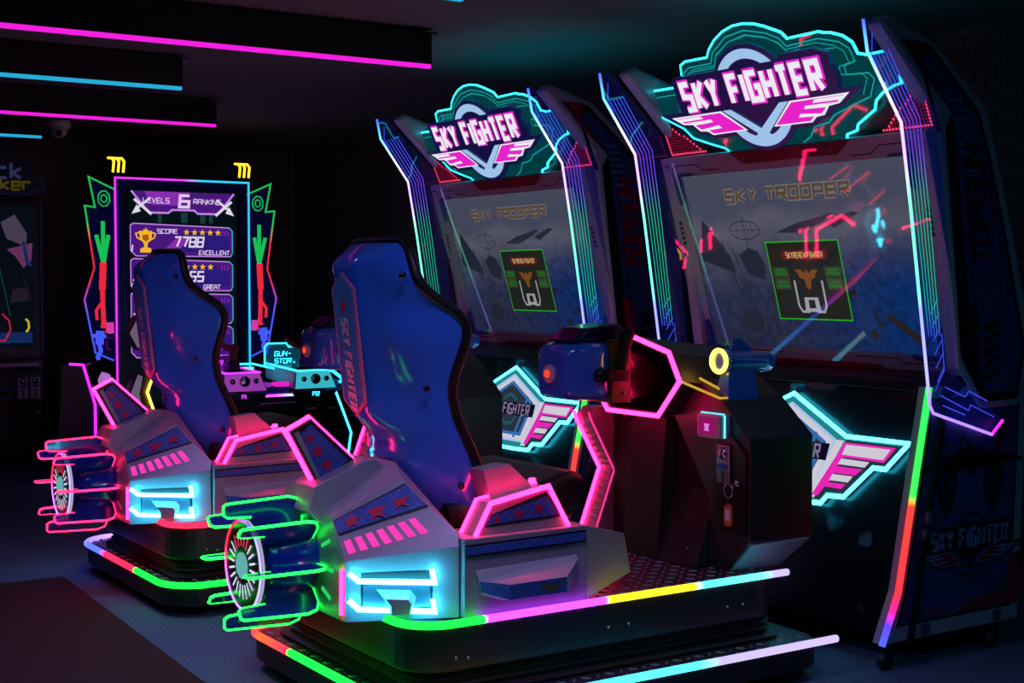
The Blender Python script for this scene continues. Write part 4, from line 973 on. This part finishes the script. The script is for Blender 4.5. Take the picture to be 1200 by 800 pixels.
# ------------------------------------------------------------------ ranking screen with gun consoles
glow_attr('led_frame', 1.3)
glow('rank_magenta', (225,40,240), 1.3); glow('rank_cyan', (40,190,240), 1.2)
glow('claw_yellow', (255,190,30), 3.2)
glow('rank_purple', (84,28,140), .75); glow('rank_purple_light', (150,50,190), .8); glow('rank_edge', (215,150,255), .8); glow('rank_violet', (52,32,140), .7)
glow('rank_text', (235,205,250), .9); glow('rank_gold', (255,190,40), .9); glow('rank_gold_dark', (190,90,30), .8); glow('rank_silver', (180,180,215), .8); glow('rank_back', (6,18,26), .8); glow('rank_cyan_line', (60,190,215), .7); glow('rank_green', (40,220,60), .8)
glow('rank_back_light', (30,70,76), .7)
glow('console_cyan', (45,205,240), 3.2); glow('console_purple', (170,45,225), 2.6)
glow('hex_white', (150,130,165), .45); glow('hex_magenta', (225,70,235), 1.1)
clear('console_acrylic_cyan', (190,240,255), .03, (20,120,150), .12); clear('console_acrylic_purple', (235,200,255), .03, (110,30,140), .12)
glow('front_cyan', (55,180,195), 1.0); glow('front_purple', (150,60,170), .9)
mat('gun_red', (120,34,34), .4); mat('console_face', (150,155,165), .35, .2)
glow('rank_white', (235,225,245), .9)
def build_ranking():
    O = (3.73, 10.2, 0)
    root = thing('shooting_game_cabinet', 'dark shooting game with portrait ranking screen and yellow claws on top', 'arcade cabinet', O)
    P = lambda mb, name, mats, par=root, **kw: mb.build(name, mats, par, **kw)
    F = lambda u, v, w: (3.73+u, 10.2-w, v)
    b = MB(); b.box(3.21, 4.25, 10.21, 10.6, .05, 2.12); b.box(3.3, 4.16, 8.75, 10.25, .02, .40); bd = P(b, 'cabinet_body', 'cab_black', bevel=.01)
    b = MB(); b.prism([(-.52,.42),(.52,.42),(.52,2.12),(-.52,2.12)], F, -.02, .0); fr = P(b, 'screen_frame', 'cab_navy')
    b = MB()
    for s_ in (1, -1):
        b.prism([(s_*.50,1.0),(s_*.50,2.09),(s_*.12,2.09),(s_*.14,2.05),(s_*.42,2.05),(s_*.455,2.02),(s_*.455,1.7),(s_*.44,1.66),(s_*.44,1.0)], F, 0, .02)
        for j in range(3): b.prism([(s_*.43,1.28-.11*j),(s_*.49,1.33-.11*j),(s_*.49,1.27-.11*j),(s_*.43,1.22-.11*j)], F, .01, .026)
    b.prism([(-.13,2.09),(-.1,2.05),(.1,2.05),(.13,2.09)], F, 0, .026)
    P(b, 'frame_trim', 'blue_trim', fr, bevel=.003)
    C_ = [(-.52,.45),(-.52,2.12),(.52,2.12),(.52,.45)]
    led_strip('frame_light', [F(u, v, .012) for u, v in C_], [(0, lin(225,50,240)), (.50, lin(225,50,240)), (.53, lin(50,190,245)), (1, lin(40,190,240))], .0075, fr, 'led_frame')
    for s_ in (1, -1):
        b = MB()
        for j in range(3): 
            x = s_*.49-.045+j*.038
            b.tube([F(x-.035,2.262,.0), F(x-.005,2.262,0), F(x+.012,2.24,0), F(x+.004,2.16,0)], .0085, 6)
        P(b, 'lit_claw', 'claw_yellow')
    b = MB(); b.flat([(-.42,.45),(.42,.45),(.42,2.04),(-.42,2.04)], F, 0, .006)
    for x, w_ in ((-.2,.03),(-.02,.05),(.13,.04),(.2,.03)): b.flat([(x,1.80),(x+w_,1.80),(x+w_,1.875),(x,1.875)], F, 1, .0065)
    sc_ = P(b, 'ranking_screen', ['rank_back', 'rank_back_light'], recalc=False)
    b = MB()
    hd = [(-.40,2.03),(.40,2.03),(.27,1.865),(.11,1.865),(.08,1.89),(-.09,1.89),(-.12,1.865),(-.27,1.865)]
    b.flat(hd, F, 0, .008); b.flat([(-.3,2.03),(.05,2.03),(-.05,1.93),(-.25,1.93)], F, 1, .009)
    b.stroke([(-.40,2.03),(-.27,1.872),(-.12,1.872),(-.09,1.896),(.08,1.896),(.11,1.872),(.27,1.872),(.40,2.03)], F, .014, 2, .010)
    for s_ in (1, -1):
        b.stroke([(s_*.38,1.97),(s_*.25,1.86)], F, .02, 4, .011); b.stroke([(s_*.36,1.90),(s_*.26,1.98)], F, .016, 4, .011); b.flat([(s_*.33,1.88),(s_*.40,1.86),(s_*.36,1.93)], F, 4, .011)
    b.text('LEVELS', F, -.315, 1.945, .036, .72, .17, 3, .012, .12, .25); b.text('RANKING', F, .075, 1.945, .036, .74, .17, 3, .012, .12, .25)
    b.text('6', F, -.035, 1.92, .085, .85, .26, 3, .012, .1)
    for j in range(3): b.stroke([(-.115+j*.025,1.99),(-.10+j*.025,1.96),(-.115+j*.025,1.93)], F, .008, 1, .011)
    P(b, 'ranking_header', ['rank_purple', 'rank_purple_light', 'rank_edge', 'rank_text', 'rank_white'], sc_, recalc=False)
    cup = [(-.05,.06),(.05,.06),(.045,.0),(.015,-.03),(.012,-.06),(.04,-.07),(.045,-.10),(-.045,-.10),(-.04,-.07),(-.012,-.06),(-.015,-.03),(-.045,0)]
    for i, (z1, cupk) in enumerate(((1.775,4),(1.515,6),(1.265,6),(1.02,6))):
        b = MB(); z0 = z1-.225
        ol = [(-.41,z1),(-.39,z1+.015),(.36,z1-.005),(.385,z1-.03),(.385,z0+.03),(.37,z0),(-.37,z0),(-.41,z0+.04)]
        b.flat(ol, F, 0, .008); b.flat([(.02,z1-.03),(.36,z1-.03),(.36,z0+.03),(-.13,z0+.03)], F, 1, .009); b.flat([(-.15,z0+.05),(-.06,z1-.09),(.05,z1-.09),(-.04,z0+.05)], F, 2, .0095)
        b.stroke(ol[:1]+ol[1:3], F, .008, 7, .010); b.stroke(ol[2:5]+[ol[5]], F, .009, 8, .010); b.stroke([ol[5], ol[6], ol[7], ol[0]], F, .007, 7, .010)
        cf_ = lambda u, v, w, z1=z1: F(-.295+u, z1-.10+v, w)
        b.flat(cup, cf_, cupk, .011); b.star(cf_, 0, .062, .025, cupk, .012)
        for s_ in (1, -1): b.stroke([(s_*.045,.05),(s_*.075,.04),(s_*.065,.01),(s_*.03,-.01)], cf_, .010, cupk, .011)
        b.flat([(-.025,.03),(.02,.035),(.025,.0),(0,-.02),(-.025,0)], cf_, 5 if cupk == 4 else 0, .0125)
        if i < 3:
            if i < 2: b.text('SCORE', F, -.205, z1-.055, .03, .85, .2, 3, .011, 0, .22)
            for j in range(5): b.star(F, .02+j*.062, z1-.045, .026, 4 if j < (5, 4, 3)[i] else 0, .012)
            if i < 2: b.text(('7788', '65')[i], F, (-.08, .04)[i], z1-.152, .07, .62, .19, 9, .012, .15, .24)
            b.text(('EXCELLENT', 'GREAT')[i] if i < 2 else '', F, (.115, .15)[i] if i < 2 else 0, z0+.012, .032, .66, .19, 3, .012, .12, .2)
            b.text(str(i+1), F, -.40, z0+.03, .05, .6, .2, 3, .012, .1)
        for j in range(3): b.stroke([(.29+j*.025,z1-.03),(.305+j*.025,z1-.05),(.29+j*.025,z1-.07)], F, .007, 2, .011)
        P(b, 'ranking_entry', ['rank_purple', 'rank_violet', 'rank_purple_light', 'rank_text', 'rank_gold', 'rank_gold_dark', 'rank_silver', 'rank_edge', 'rank_cyan_line', 'rank_white'], sc_, recalc=False)
    # lit side wings
    for s_ in (1, -1):
        wl = [(.51,2.03),(.71,2.12),(.665,1.90),(.74,1.91),(.675,1.46),(.75,1.23),(.675,.84),(.54,.78),(.51,.80)]
        W = lambda pts: [(s_*u, v) for u, v in pts]
        b = MB(); b.prism(W(wl), F, -.01, -.004); wg = P(b, 'acrylic_wing', 'acrylic')
        G, R_, V = lin(25,190,85), lin(235,40,60), lin(70,90,250)
        led_strip('lit_edge', [F(u, v, -.002) for u, v in W(wl[:-1])], [(0, G), (.36, G), (.44, R_), (.60, R_), (.68, lin(180,60,200)), (.76, V), (1, V)], .0065, wg, 'led_soft')
        b = MB()
        def gl(pts, c, w_=.014): b.tube([F(s_*u, v, .0) for u, v in pts], w_/2, 4, cols=[c]*len(pts))
        for r in (.045, .022): gl([(.60+r*math.cos(PI/4*k+.3), 1.965+r*1.3*math.sin(PI/4*k+.3)) for k in range(9)], G, .009)
        for q in ((.61,1.80),(.57,1.70),(.66,1.70),(.585,1.62),(.64,1.62)): gl([(q[0],q[1]),(.608,1.49)], G, .03)
        gl([(.61,1.50),(.62,1.30)], R_, .05); gl([(.62,1.36),(.612,1.02)], R_, .035); gl([(.63,1.2),(.665,1.15),(.66,1.08)], R_, .022); gl([(.565,1.06),(.56,.98)], lin(210,60,170), .05)
        for k in range(5): gl([(.585,1.03),(.585+.05*math.cos(k*1.25),1.03+.05*math.sin(k*1.25))], lin(225,50,120), .012)
        gl([(.64,1.0),(.645,.9)], V, .06); gl([(.60,.96),(.70,.965)], V, .03); gl([(.65,.92),(.635,.85),(.66,.81),(.65,.79)], V, .03)
        P(b, 'engraved_weapon', 'led_soft', wg, recalc=False)
    # hexagon foot lamps at the left
    for zc, m, (dx, hh), y in ((1.0, 'hex_magenta', (0, .12), 9.6), (.575, 'neon_yellow', (0, .16), 9.6)):
        w_ = .075 if zc > .9 else .1
        b = MB(); b.prism([(3.10,zc),(3.165,zc+hh),(3.235,zc+hh-.02),(3.235+w_*.3,zc),(3.235,zc-hh+.02),(3.17,zc-hh)], fXZ, 9.6, 9.7); hx = P(b, 'hexagon_lamp', 'black_paint', bevel=.004)
        b = MB(); b.prism([(3.115,zc),(3.17,zc+hh*.85),(3.20,zc+hh*.75),(3.175,zc),(3.20,zc-hh*.75),(3.17,zc-hh*.85)], fXZ, 9.59, 9.6); P(b, 'white_face', 'hex_white', hx)
        b = MB(); xo = .02 if zc > .9 else .04
        b.tube([(3.235+xo, 9.585, zc+hh*.8),(3.19+xo, 9.585, zc+.01),(3.245+xo, 9.585, zc-hh*.95)]+([(3.40, 9.585, zc-hh*.97)] if zc < .9 else []), .009, 6); P(b, 'light_line', m, hx)
    # console table in front with two players' places
    b = MB(); b.prism([(3.24,.03),(4.22,.03),(4.27,.34),(4.16,.615),(3.30,.615),(3.19,.34)], fXZ, 8.5, 8.8); cs = P(b, 'console_base', 'cab_black', bevel=.006)
    led_strip('console_light', [(3.24,8.495,.03),(3.19,8.495,.34),(3.30,8.495,.615),(4.16,8.495,.615),(4.27,8.495,.34),(4.22,8.495,.03)], [(0, lin(190,60,230)), (.5, lin(190,60,230)), (.6, lin(70,200,240)), (1, lin(50,190,230))], .008, cs, 'led')
    for x in (3.92, 4.06):
        b = MB(); b.prism([(x,.42),(x+.10,.42),(x+.10,.535),(x,.535)], fXZ, 8.485, 8.5, 0); b.prism([(x+.02,.51),(x+.085,.51),(x+.085,.525),(x+.02,.525)], fXZ, 8.48, 8.486, 1); P(b, 'coin_slot', ['black_plastic', 'console_face'], cs)
    b = MB(); b.tube([(3.60,8.5,.54),(3.62,8.47,.565),(3.85,8.47,.565),(3.87,8.5,.54)], .008, 6); P(b, 'door_handle', 'steel', cs)
    for x, mk, am in ((3.955, 'console_cyan', 'console_acrylic_cyan'), (3.46, 'console_purple', 'console_acrylic_purple')):
        b = MB()
        b.hexa([(x-.15,8.40,.655),(x+.17,8.40,.655),(x+.13,8.9,.70),(x-.13,8.9,.70)], [(x-.125,8.42,.775),(x+.12,8.42,.775),(x+.10,8.95,.80),(x-.12,8.95,.80)])
        pc = P(b, 'player_console', 'console_face', bevel=.012)
        b = MB(); b.hexa([(x-.10,8.47,.777),(x+.095,8.47,.777),(x+.085,8.93,.80),(x-.10,8.93,.80)], [(x-.10,8.47,.779),(x+.095,8.47,.779),(x+.085,8.93,.802),(x-.10,8.93,.802)]); P(b, 'console_top', 'black_plastic', pc)
        b = MB(); b.tube([(x-.12,8.415,.778),(x-.115,8.95,.803)], .007, 6); b.tube([(x-.125,8.413,.777),(x+.12,8.413,.777),(x+.10,8.95,.803)], .006, 6); P(b, 'edge_light', mk, pc)
        b = MB(); b.hexa([(x-.135,8.398,.66),(x+.155,8.398,.66),(x+.155,8.404,.66),(x-.135,8.404,.66)], [(x-.118,8.412,.77),(x+.113,8.412,.77),(x+.113,8.418,.77),(x-.118,8.418,.77)]); P(b, 'lit_front', 'front_cyan' if x > 3.7 else 'front_purple', pc)
        b = MB(); b.lathe([(.036,0),(.036,.008),(.028,.012),(0,.016)], (x+.01,8.405,.722), (0,-1,.1), 18)
        for dx in (-.075, .085): b.lathe([(.018,0),(.018,.012),(0,.014)], (x+dx,8.405,.722), (0,-1,.1), 12)
        P(b, 'buttons', 'chrome', pc)
        b = MB(); b.prism([(x-.15,.64),(x+.17,.64),(x+.14,.60),(x-.12,.60)], fXZ, 8.41, 8.44); b.text('P2' if x > 3.7 else 'P1', lambda u, v, w: (u, 8.405-w, v), x-.01, .61, .025, .8, .2, 1, .001); P(b, 'front_lip', ['cab_black', mk], pc)
        b = MB(); pl = [(x-.16,.78),(x-.16,.915),(x-.14,.94),(x+.0,.94),(x+.015,.915),(x+.08,.915),(x+.1,.895),(x+.1,.78)]; b.prism(pl, fXZ, 8.84, 8.846); ap = P(b, 'acrylic_shield', am, pc)
        b = MB(); b.tube([(u, 8.842, v) for u, v in pl], .006, 6); f2 = lambda u, v, w: (u, 8.838-w, v); b.text('GUN-', f2, x-.09, .855, .03, .8, .2, 0, 0, .15); b.text('STOR', f2, x-.09, .805, .03, .8, .2, 0, 0, .15); P(b, 'shield_lines', mk, ap, recalc=False)
        gx = x+.01
        b = MB(); b.prism([(gx-.015,.84),(gx+.03,.84),(gx+.035,.90),(gx+.05,.93),(gx+.04,.955),(gx-.03,.95),(gx-.08,.975),(gx-.105,.97),(gx-.10,.945),(gx-.05,.915),(gx-.015,.905)], fXZ, 8.60, 8.64); g = P(b, 'mounted_gun', 'gun_red', bevel=.008)
        b = MB(); b.prism([(gx-.035,.784),(gx+.045,.784),(gx+.04,.842),(gx-.03,.842)], fXZ, 8.585, 8.655); P(b, 'gun_mount', 'black_plastic', g, bevel=.004)
        b = MB(); b.lathe([(.014,0),(.014,.06),(.009,.065)], (gx-.06,8.62,.962), (-.8,0,.3), 10); P(b, 'barrel', 'gun_red', g)
    # low rail and lit shapes between the places
    b = MB(); b.tube([(3.60,8.95,.80),(3.75,8.95,.80),(3.80,8.7,.78)], .007, 6); b.tube([(4.13,8.9,.775),(4.16,8.55,.76),(4.22,8.5,.70),(4.17,8.46,.69)], .011, 8); b.box(3.66, 3.74, 8.9, 8.94, .73, .78); P(b, 'console_rail', 'console_cyan')
    b = MB(); b.box(3.60, 3.82, 8.5, 9.2, .62, .68); b.box(4.10, 4.40, 8.55, 9.2, .62, .70); P(b, 'console_shelf', 'cab_blue', bevel=.01)
    for x, m_ in ((3.63,'rank_purple_light'),(3.76,'logo_pink')):
        b = MB(); b.prism(rrect(x-.05,x+.05,8.46,8.56,.02), fXY, .675, .70); P(b, 'holster_lamp', m_, bevel=.004)
    return root

def build_neighbours():
    # dark cabinet at the left edge
    O = (2.40, 10.85, 0)
    root = thing('arcade_cabinet', 'dark arcade cabinet with dim yellow and grey sign at the left edge', 'arcade cabinet', O)
    P = lambda mb, name, mats, par=root, **kw: mb.build(name, mats, par, **kw)
    F = lambda u, v, w: (2.40+u, 10.8-w, v)
    b = MB(); b.box(1.93, 2.845, 10.82, 11.7, .04, 1.97); P(b, 'cabinet_body', 'cab_black', bevel=.008)
    b = MB(); b.box(1.93, 2.83, 10.79, 10.83, .06, .69); lo = P(b, 'coin_door_panel', 'black_paint', bevel=.004)
    b = MB(); b.prism([(-.46,.70),(.43,.70),(.43,.78),(-.46,.78)], F, -.02, .06); P(b, 'front_ledge', 'black_plastic', bevel=.01)
    b = MB(); b.prism([(-.36,.726),(.39,.726),(.39,.752),(-.36,.752)], F, .06, .068); P(b, 'ledge_strip', 'cab_grey', bevel=.004)
    for x in (.245, .335):
        b = MB(); b.prism([(x,.48),(x+.072,.48),(x+.072,.64),(x,.64)], F, .01, .02, 0); b.prism([(x+.03,.49),(x+.042,.49),(x+.042,.55),(x+.03,.55)], F, .02, .022, 1); b.prism([(x+.012,.565),(x+.06,.565),(x+.06,.585),(x+.012,.585)], F, .02, .022, 2)
        cm = P(b, 'coin_mech', ['grey_light', 'black_print', 'blue_trim'], lo); b = MB(); b.lathe([(.024,0),(.024,.006),(0,.012)], F(x+.036,.612,.02), (0,-1,0), 14); P(b, 'coin_button', 'chrome', cm)
    b = MB(); b.prism([(.07,.48),(.20,.48),(.20,.58),(.07,.58)], F, .01, .022, 0); b.prism([(.085,.495),(.185,.495),(.185,.565),(.085,.565)], F, .022, .026, 1); P(b, 'card_slot', ['blue_trim', 'black_print'], lo)
    b = MB(); b.text('VIWA', F, .135, .265, .045, .8, .2, 0, .012, 0, .22); b.stroke([(.215+.10*math.cos(t*PI/10), .287+.10*math.sin(t*PI/10)) for t in range(21)], F, .006, 1, .0115); P(b, 'maker_lettering', ['cab_blue', 'cab_navy'], lo, recalc=False)
    b = MB(); b.lathe([(.014,0),(.014,.012),(0,.014)], F(.392,.37,.01), (0,-1,0), 10); P(b, 'lock', 'chrome', lo)
    # window with dim content, its reflection drawn in as glowing shapes
    b = MB(); b.prism([(-.43,.82),(.43,.82),(.43,1.95),(-.43,1.95)], F, -.015, .0, 0); sc_ = P(b, 'screen_surround', 'black_plastic')
    b = MB(); b.flat([(-.40,.86),(.385,.86),(.385,1.92),(-.40,1.92)], F, 0, .003)
    b.flat([(.14,1.80),(.24,1.86),(.33,1.72),(.32,1.62),(.18,1.68)], F, 1, .005); b.flat([(.18,1.60),(.37,1.65),(.36,1.52),(.30,1.46),(.24,1.55)], F, 2, .005); b.stroke([(.3,1.66),(.33,1.5),(.36,1.48)], F, .025, 3, .006)
    b.stroke([(.12,1.5),(.2,1.1)], F, .006, 4, .005); b.stroke([(.30,1.4),(.36,1.2)], F, .006, 5, .005); b.stroke([(.14,1.12),(.19,1.07),(.20,1.0),(.16,.92),(.10,.92)], F, .012, 6, .006)
    b.stroke([(.31,1.08),(.33,1.06),(.335,1.02),(.325,.99),(.31,.985)], F, .015, 7, .006)
    b.flat([(.05,.90),(.36,.90),(.36,.98),(.05,.98)], F, 3, .0045); b.flat([(.20,1.2),(.34,1.22),(.33,1.32),(.22,1.3)], F, 5, .005)
    for n_, c_, s_ in (('dim_back', (8,14,24), .8), ('dim_grey', (96,82,110), .5), ('dim_pink', (120,60,110), .6), ('dim_blue', (24,52,110), .6), ('dim_green', (20,90,50), .6), ('dim_amber', (44,34,46), .6), ('dim_red', (200,30,70), .8), ('dim_yellow', (220,190,40), .8)): glow(n_, c_, s_)
    P(b, 'screen', ['dim_back', 'dim_grey', 'dim_pink', 'dim_blue', 'dim_green', 'dim_amber', 'dim_red', 'dim_yellow'], sc_, recalc=False)
    for q in (-.44, .42):
        b = MB(); b.prism([(q,.81),(q,1.96),(q+.02,1.96),(q+.02,.81)], F, 0, .02); P(b, 'side_rail', 'cab_blue', sc_)
    b = MB(); b.prism([(-.5,2.0),(.36,2.0),(.47,2.05),(.475,2.17),(.385,2.18),(.38,2.27),(.30,2.28),(.28,2.34),(-.5,2.34)], F, -.1, .0, 0); b.prism([(-.5,2.0),(.36,2.0),(.47,2.05),(.475,2.09),(.37,2.05),(.33,2.03),(-.5,2.03)], F, 0, .02, 1)
    sg = P(b, 'top_sign', ['cab_navy', 'cab_blue'], bevel=.004)
    b = MB(); b.text('ick', F, .085, 2.13, .11, .62, .22, 0, .014, 0, .3); b.text('ker', F, .145, 2.045, .085, .66, .22, 1, .014, 0, .28)
    P(b, 'sign_lettering', ['sign_grey', 'sign_yellow'], sg, recalc=False)
    # low cabinet with a magenta edge beside the ranking screen
    r2 = thing('arcade_cabinet', 'low black cabinet with magenta neon edge, left of the ranking screen', 'arcade cabinet', (2.85, 9.9, 0))
    F2 = lambda u, v, w: (u, 9.8-w, v)
    b = MB(); b.prism([(2.66,.03),(2.925,.03),(2.925,.49),(2.845,.775),(2.70,.785)], lambda u, v, w: (u, w, v), 9.82, 10.15); b.build('cabinet_body', 'cab_black', r2, bevel=.006)
    led_strip('neon_edge', [(2.756,9.815,.787),(2.851,9.81,.778),(2.931,9.81,.497),(2.933,9.81,.03)], [(0, lin(200,30,220)), (1, lin(190,20,230))], .009, r2, 'led')
    led_strip('neon_back_edge', [(2.86,9.815,.776),(2.99,10.1,.772)], [(0, lin(120,20,140)), (1, lin(90,20,120))], .005, r2, 'led_soft')
    b = MB(); b.prism([(2.98,.66),(3.01,.72),(3.06,.70),(3.085,.58),(3.06,.53),(3.01,.56)], fXZ, 9.86, 9.92); b.build('lit_hand_rest', 'hand_lamp', r2, bevel=.01)
    b = MB(); b.box(2.925, 3.07, 9.83, 10.1, .04, .56); b.build('cabinet_front', 'black_plastic', r2, bevel=.005)
glow('hand_lamp', (200,120,225), .75)
glow('sign_grey', (62,64,110), .45); glow('sign_yellow', (92,84,22), .45)  # sign letters: dim room light on them put in as weak glow

def build_cctv():
    t = thing('security_camera', 'small white dome security camera under the ceiling, beside the light bars', 'security camera', (2.88, 10.43, 2.56))
    mat('cctv_white', (205,205,218), .4)
    b = MB(); b.lathe([(.03,0),(.03,-.03)], (2.88,10.43,2.56), (0,0,1), 12); b.lathe([(.075,-.02),(.08,-.035),(.08,-.075),(.06,-.085),(0,-.085)], (2.88,10.43,2.56), (0,0,1), 20); b.build('camera_base', 'cctv_white', t)
    b = MB(); b.lathe([(.058,0),(.056,-.03),(.04,-.055),(.02,-.066),(0,-.068)], (2.87,10.41,2.475), (-.1,.25,1), 20); d = b.build('camera_ball', 'cctv_white', t)
    b = MB(); b.lathe([(.026,0),(.024,.012),(0,.014)], (2.86,10.365,2.44), (-.15,-1,-.4), 14); b.build('lens', 'black_plastic', d)

def build_keys(dy, label):
    o = Vector((3.245, 4.02-.471+dy, .672))
    t = thing('key_ring', label, 'keys', tuple(o), None)
    b = MB(); b.prism([(-.001,-.012),(-.001,.012),(-.012,.015),(-.02,.008),(-.02,-.008),(-.012,-.015)], lambda u, v, w: (o.x+u-.006, o.y+v, o.z+w), -.0015, .0015); b.build('key', 'brass', t)
    b = MB(); b.tube([(o.x-.024, o.y+.022*math.sin(2*PI*i/20)+.016, o.z-.022+.024*math.cos(2*PI*i/20)) for i in range(20)], .0022, 6, closed=True); b.build('ring', 'chrome', t)
    b = MB(); b.tube([(o.x-.024, o.y+.02, o.z-.044), (o.x-.022, o.y+.026, o.z-.075)], .003, 6); b.build('strap', 'cab_navy', t)
    b = MB(); b.prism(rrect(-.019, .019, -.145, -.07, .016), lambda u, v, w: (o.x-.018-w, o.y+.022+u, o.z+v), -.003, .003, 0); b.prism(rrect(-.011, .011, -.125, -.088, .003), lambda u, v, w: (o.x-.018-w, o.y+.022+u, o.z+v), .003, .0042, 1); b.build('tag', ['key_tag', 'white_print'], t)

# ------------------------------------------------------------------ assemble
build_room()
NEAR_BASE = [(0, BLUE), (.27, VIOL), (.32, RED), (.375, RED), (.40, lin(255,70,30)), (.45, RED), (.452, GREEN), (.60, GREEN), (.66, YEL), (.72, YEL), (.745, lin(60,205,240)), (.86, lin(60,205,240)), (.88, WHITE), (1, WHITE)]
FAR_BASE = [(0, BLUE), (.33, VIOL), (.40, BLUE), (.44, BLUE), (.455, RED), (.545, RED), (.548, GREEN), (.7, GREEN), (.75, YEL), (.85, CYAN), (1, WHITE)]
NEAR_DECK = [(0, GREEN), (.30, GREEN), (.302, PURP), (.555, PURP), (.557, YEL), (.76, YEL), (.78, lin(60,205,240)), (.93, lin(80,210,240)), (.96, WHITE), (1, WHITE)]
FAR_DECK = [(0, RED), (.45, RED), (.5, MAG), (.6, BLUE), (1, CYAN)]
make_cockpit(0, GREEN, NEAR_BASE, NEAR_DECK, 'blue-seated flight cockpit with green-lit engine blades, nearest the camera')
make_cockpit(2, lin(255,25,70), FAR_BASE, FAR_DECK, 'blue-seated flight cockpit with red-lit engine blades, behind the nearer one')
STRIP_N = [(0, lin(40,230,90)), (.42, lin(60,240,80)), (.46, lin(255,60,50)), (.80, lin(255,50,60)), (.86, lin(255,30,140)), (.92, lin(90,60,255)), (1, lin(70,90,255))]
make_cabinet(0, 'tall winged-sign arcade cabinet at the right, facing the green-lit cockpit', STRIP_N)
make_cabinet(2, 'tall winged-sign arcade cabinet in the middle, facing the red-lit cockpit', STRIP_N)
build_keys(0, 'keys with an orange tag hanging from the nearer cockpit coin door')
build_ranking()
build_neighbours()
build_cctv()
for i, (y, x1, m, lb) in enumerate((
    (10.2, 2.68, 'bar_cyan', 'short black ceiling bar with cyan light, farthest back beside the security camera'),
    (8.83, 3.44, 'bar_magenta', 'black ceiling bar with thin magenta light, just in front of the security camera'),
    (7.24, 2.63, 'bar_cyan', 'black ceiling bar with cyan light, between the two magenta bars'),
    (5.86, 3.35, 'bar_magenta', 'long black ceiling bar with bright magenta light, the largest one in view'),
    (4.41, 2.65, 'bar_cyan', 'ceiling bar cut by the top edge, only its cyan end showing'),
    )):
    ceiling_bar(y, -5.5, x1, m, lb)

# added fill lamps under the ceiling, unseen, standing for the glow of other machines
def area(name, loc, rot, size, rgb, power, sy=None, spread=None):
    l = bpy.data.lights.new(name, 'AREA'); l.energy = power; l.color = lin(*rgb); l.size = size
    if spread: l.spread = spread
    if sy: l.shape = 'RECTANGLE'; l.size_y = sy
    o = bpy.data.objects.new(name, l); COL.objects.link(o); o.location = loc; o.rotation_euler = rot
    return o
area('fill_lamp', (1.75, 2.75, 2.5), (0, 0, 0), .5, (185,150,225), 14, spread=1.9)
area('fill_lamp', (1.2, 5.0, 2.5), (0, 0, 0), .5, (180,140,230), 10, spread=1.9)
area('fill_lamp', (.2, 2.2, 2.5), (0, 0, 0), .8, (70,145,205), 20)
area('fill_lamp', (3.3, .8, 2.5), (0, 0, 0), .6, (60,190,230), 7)
w = bpy.data.worlds.new('World'); S.world = w; w.use_nodes = True
w.node_tree.nodes['Background'].inputs[0].default_value = (.1, .16, .4, 1); w.node_tree.nodes['Background'].inputs[1].default_value = .008

# ------------------------------------------------------------------ camera
F_, CH = 1640., 1.365
pitch = math.atan(71/F_); a = math.atan2(F_, 2500.)
Rt = Vector((math.cos(a), -math.sin(a), 0)); Fw = Vector((math.sin(a), math.cos(a), 0)); Uz = Vector((0, 0, 1))
Fd = Fw*math.cos(pitch)-Uz*math.sin(pitch); Up = Uz*math.cos(pitch)+Fw*math.sin(pitch)
cam = bpy.data.cameras.new('camera'); co = bpy.data.objects.new('camera', cam); COL.objects.link(co)
cam.sensor_width = 36; cam.lens = F_/1200*36; cam.clip_start = .05
co.matrix_world = Matrix(((Rt.x, Up.x, -Fd.x, 0), (Rt.y, Up.y, -Fd.y, 0), (Rt.z, Up.z, -Fd.z, CH), (0, 0, 0, 1)))
S.camera = co
S.view_settings.view_transform = 'Standard'; S.view_settings.look = 'None'; S.view_settings.exposure = 0; S.view_settings.gamma = 1; S.view_settings.use_curve_mapping = False
S.cycles.use_denoising = True
S.cycles.max_bounces = 6; S.cycles.transparent_max_bounces = 16
for o in bpy.data.objects:
    if '_o' in o: del o['_o']
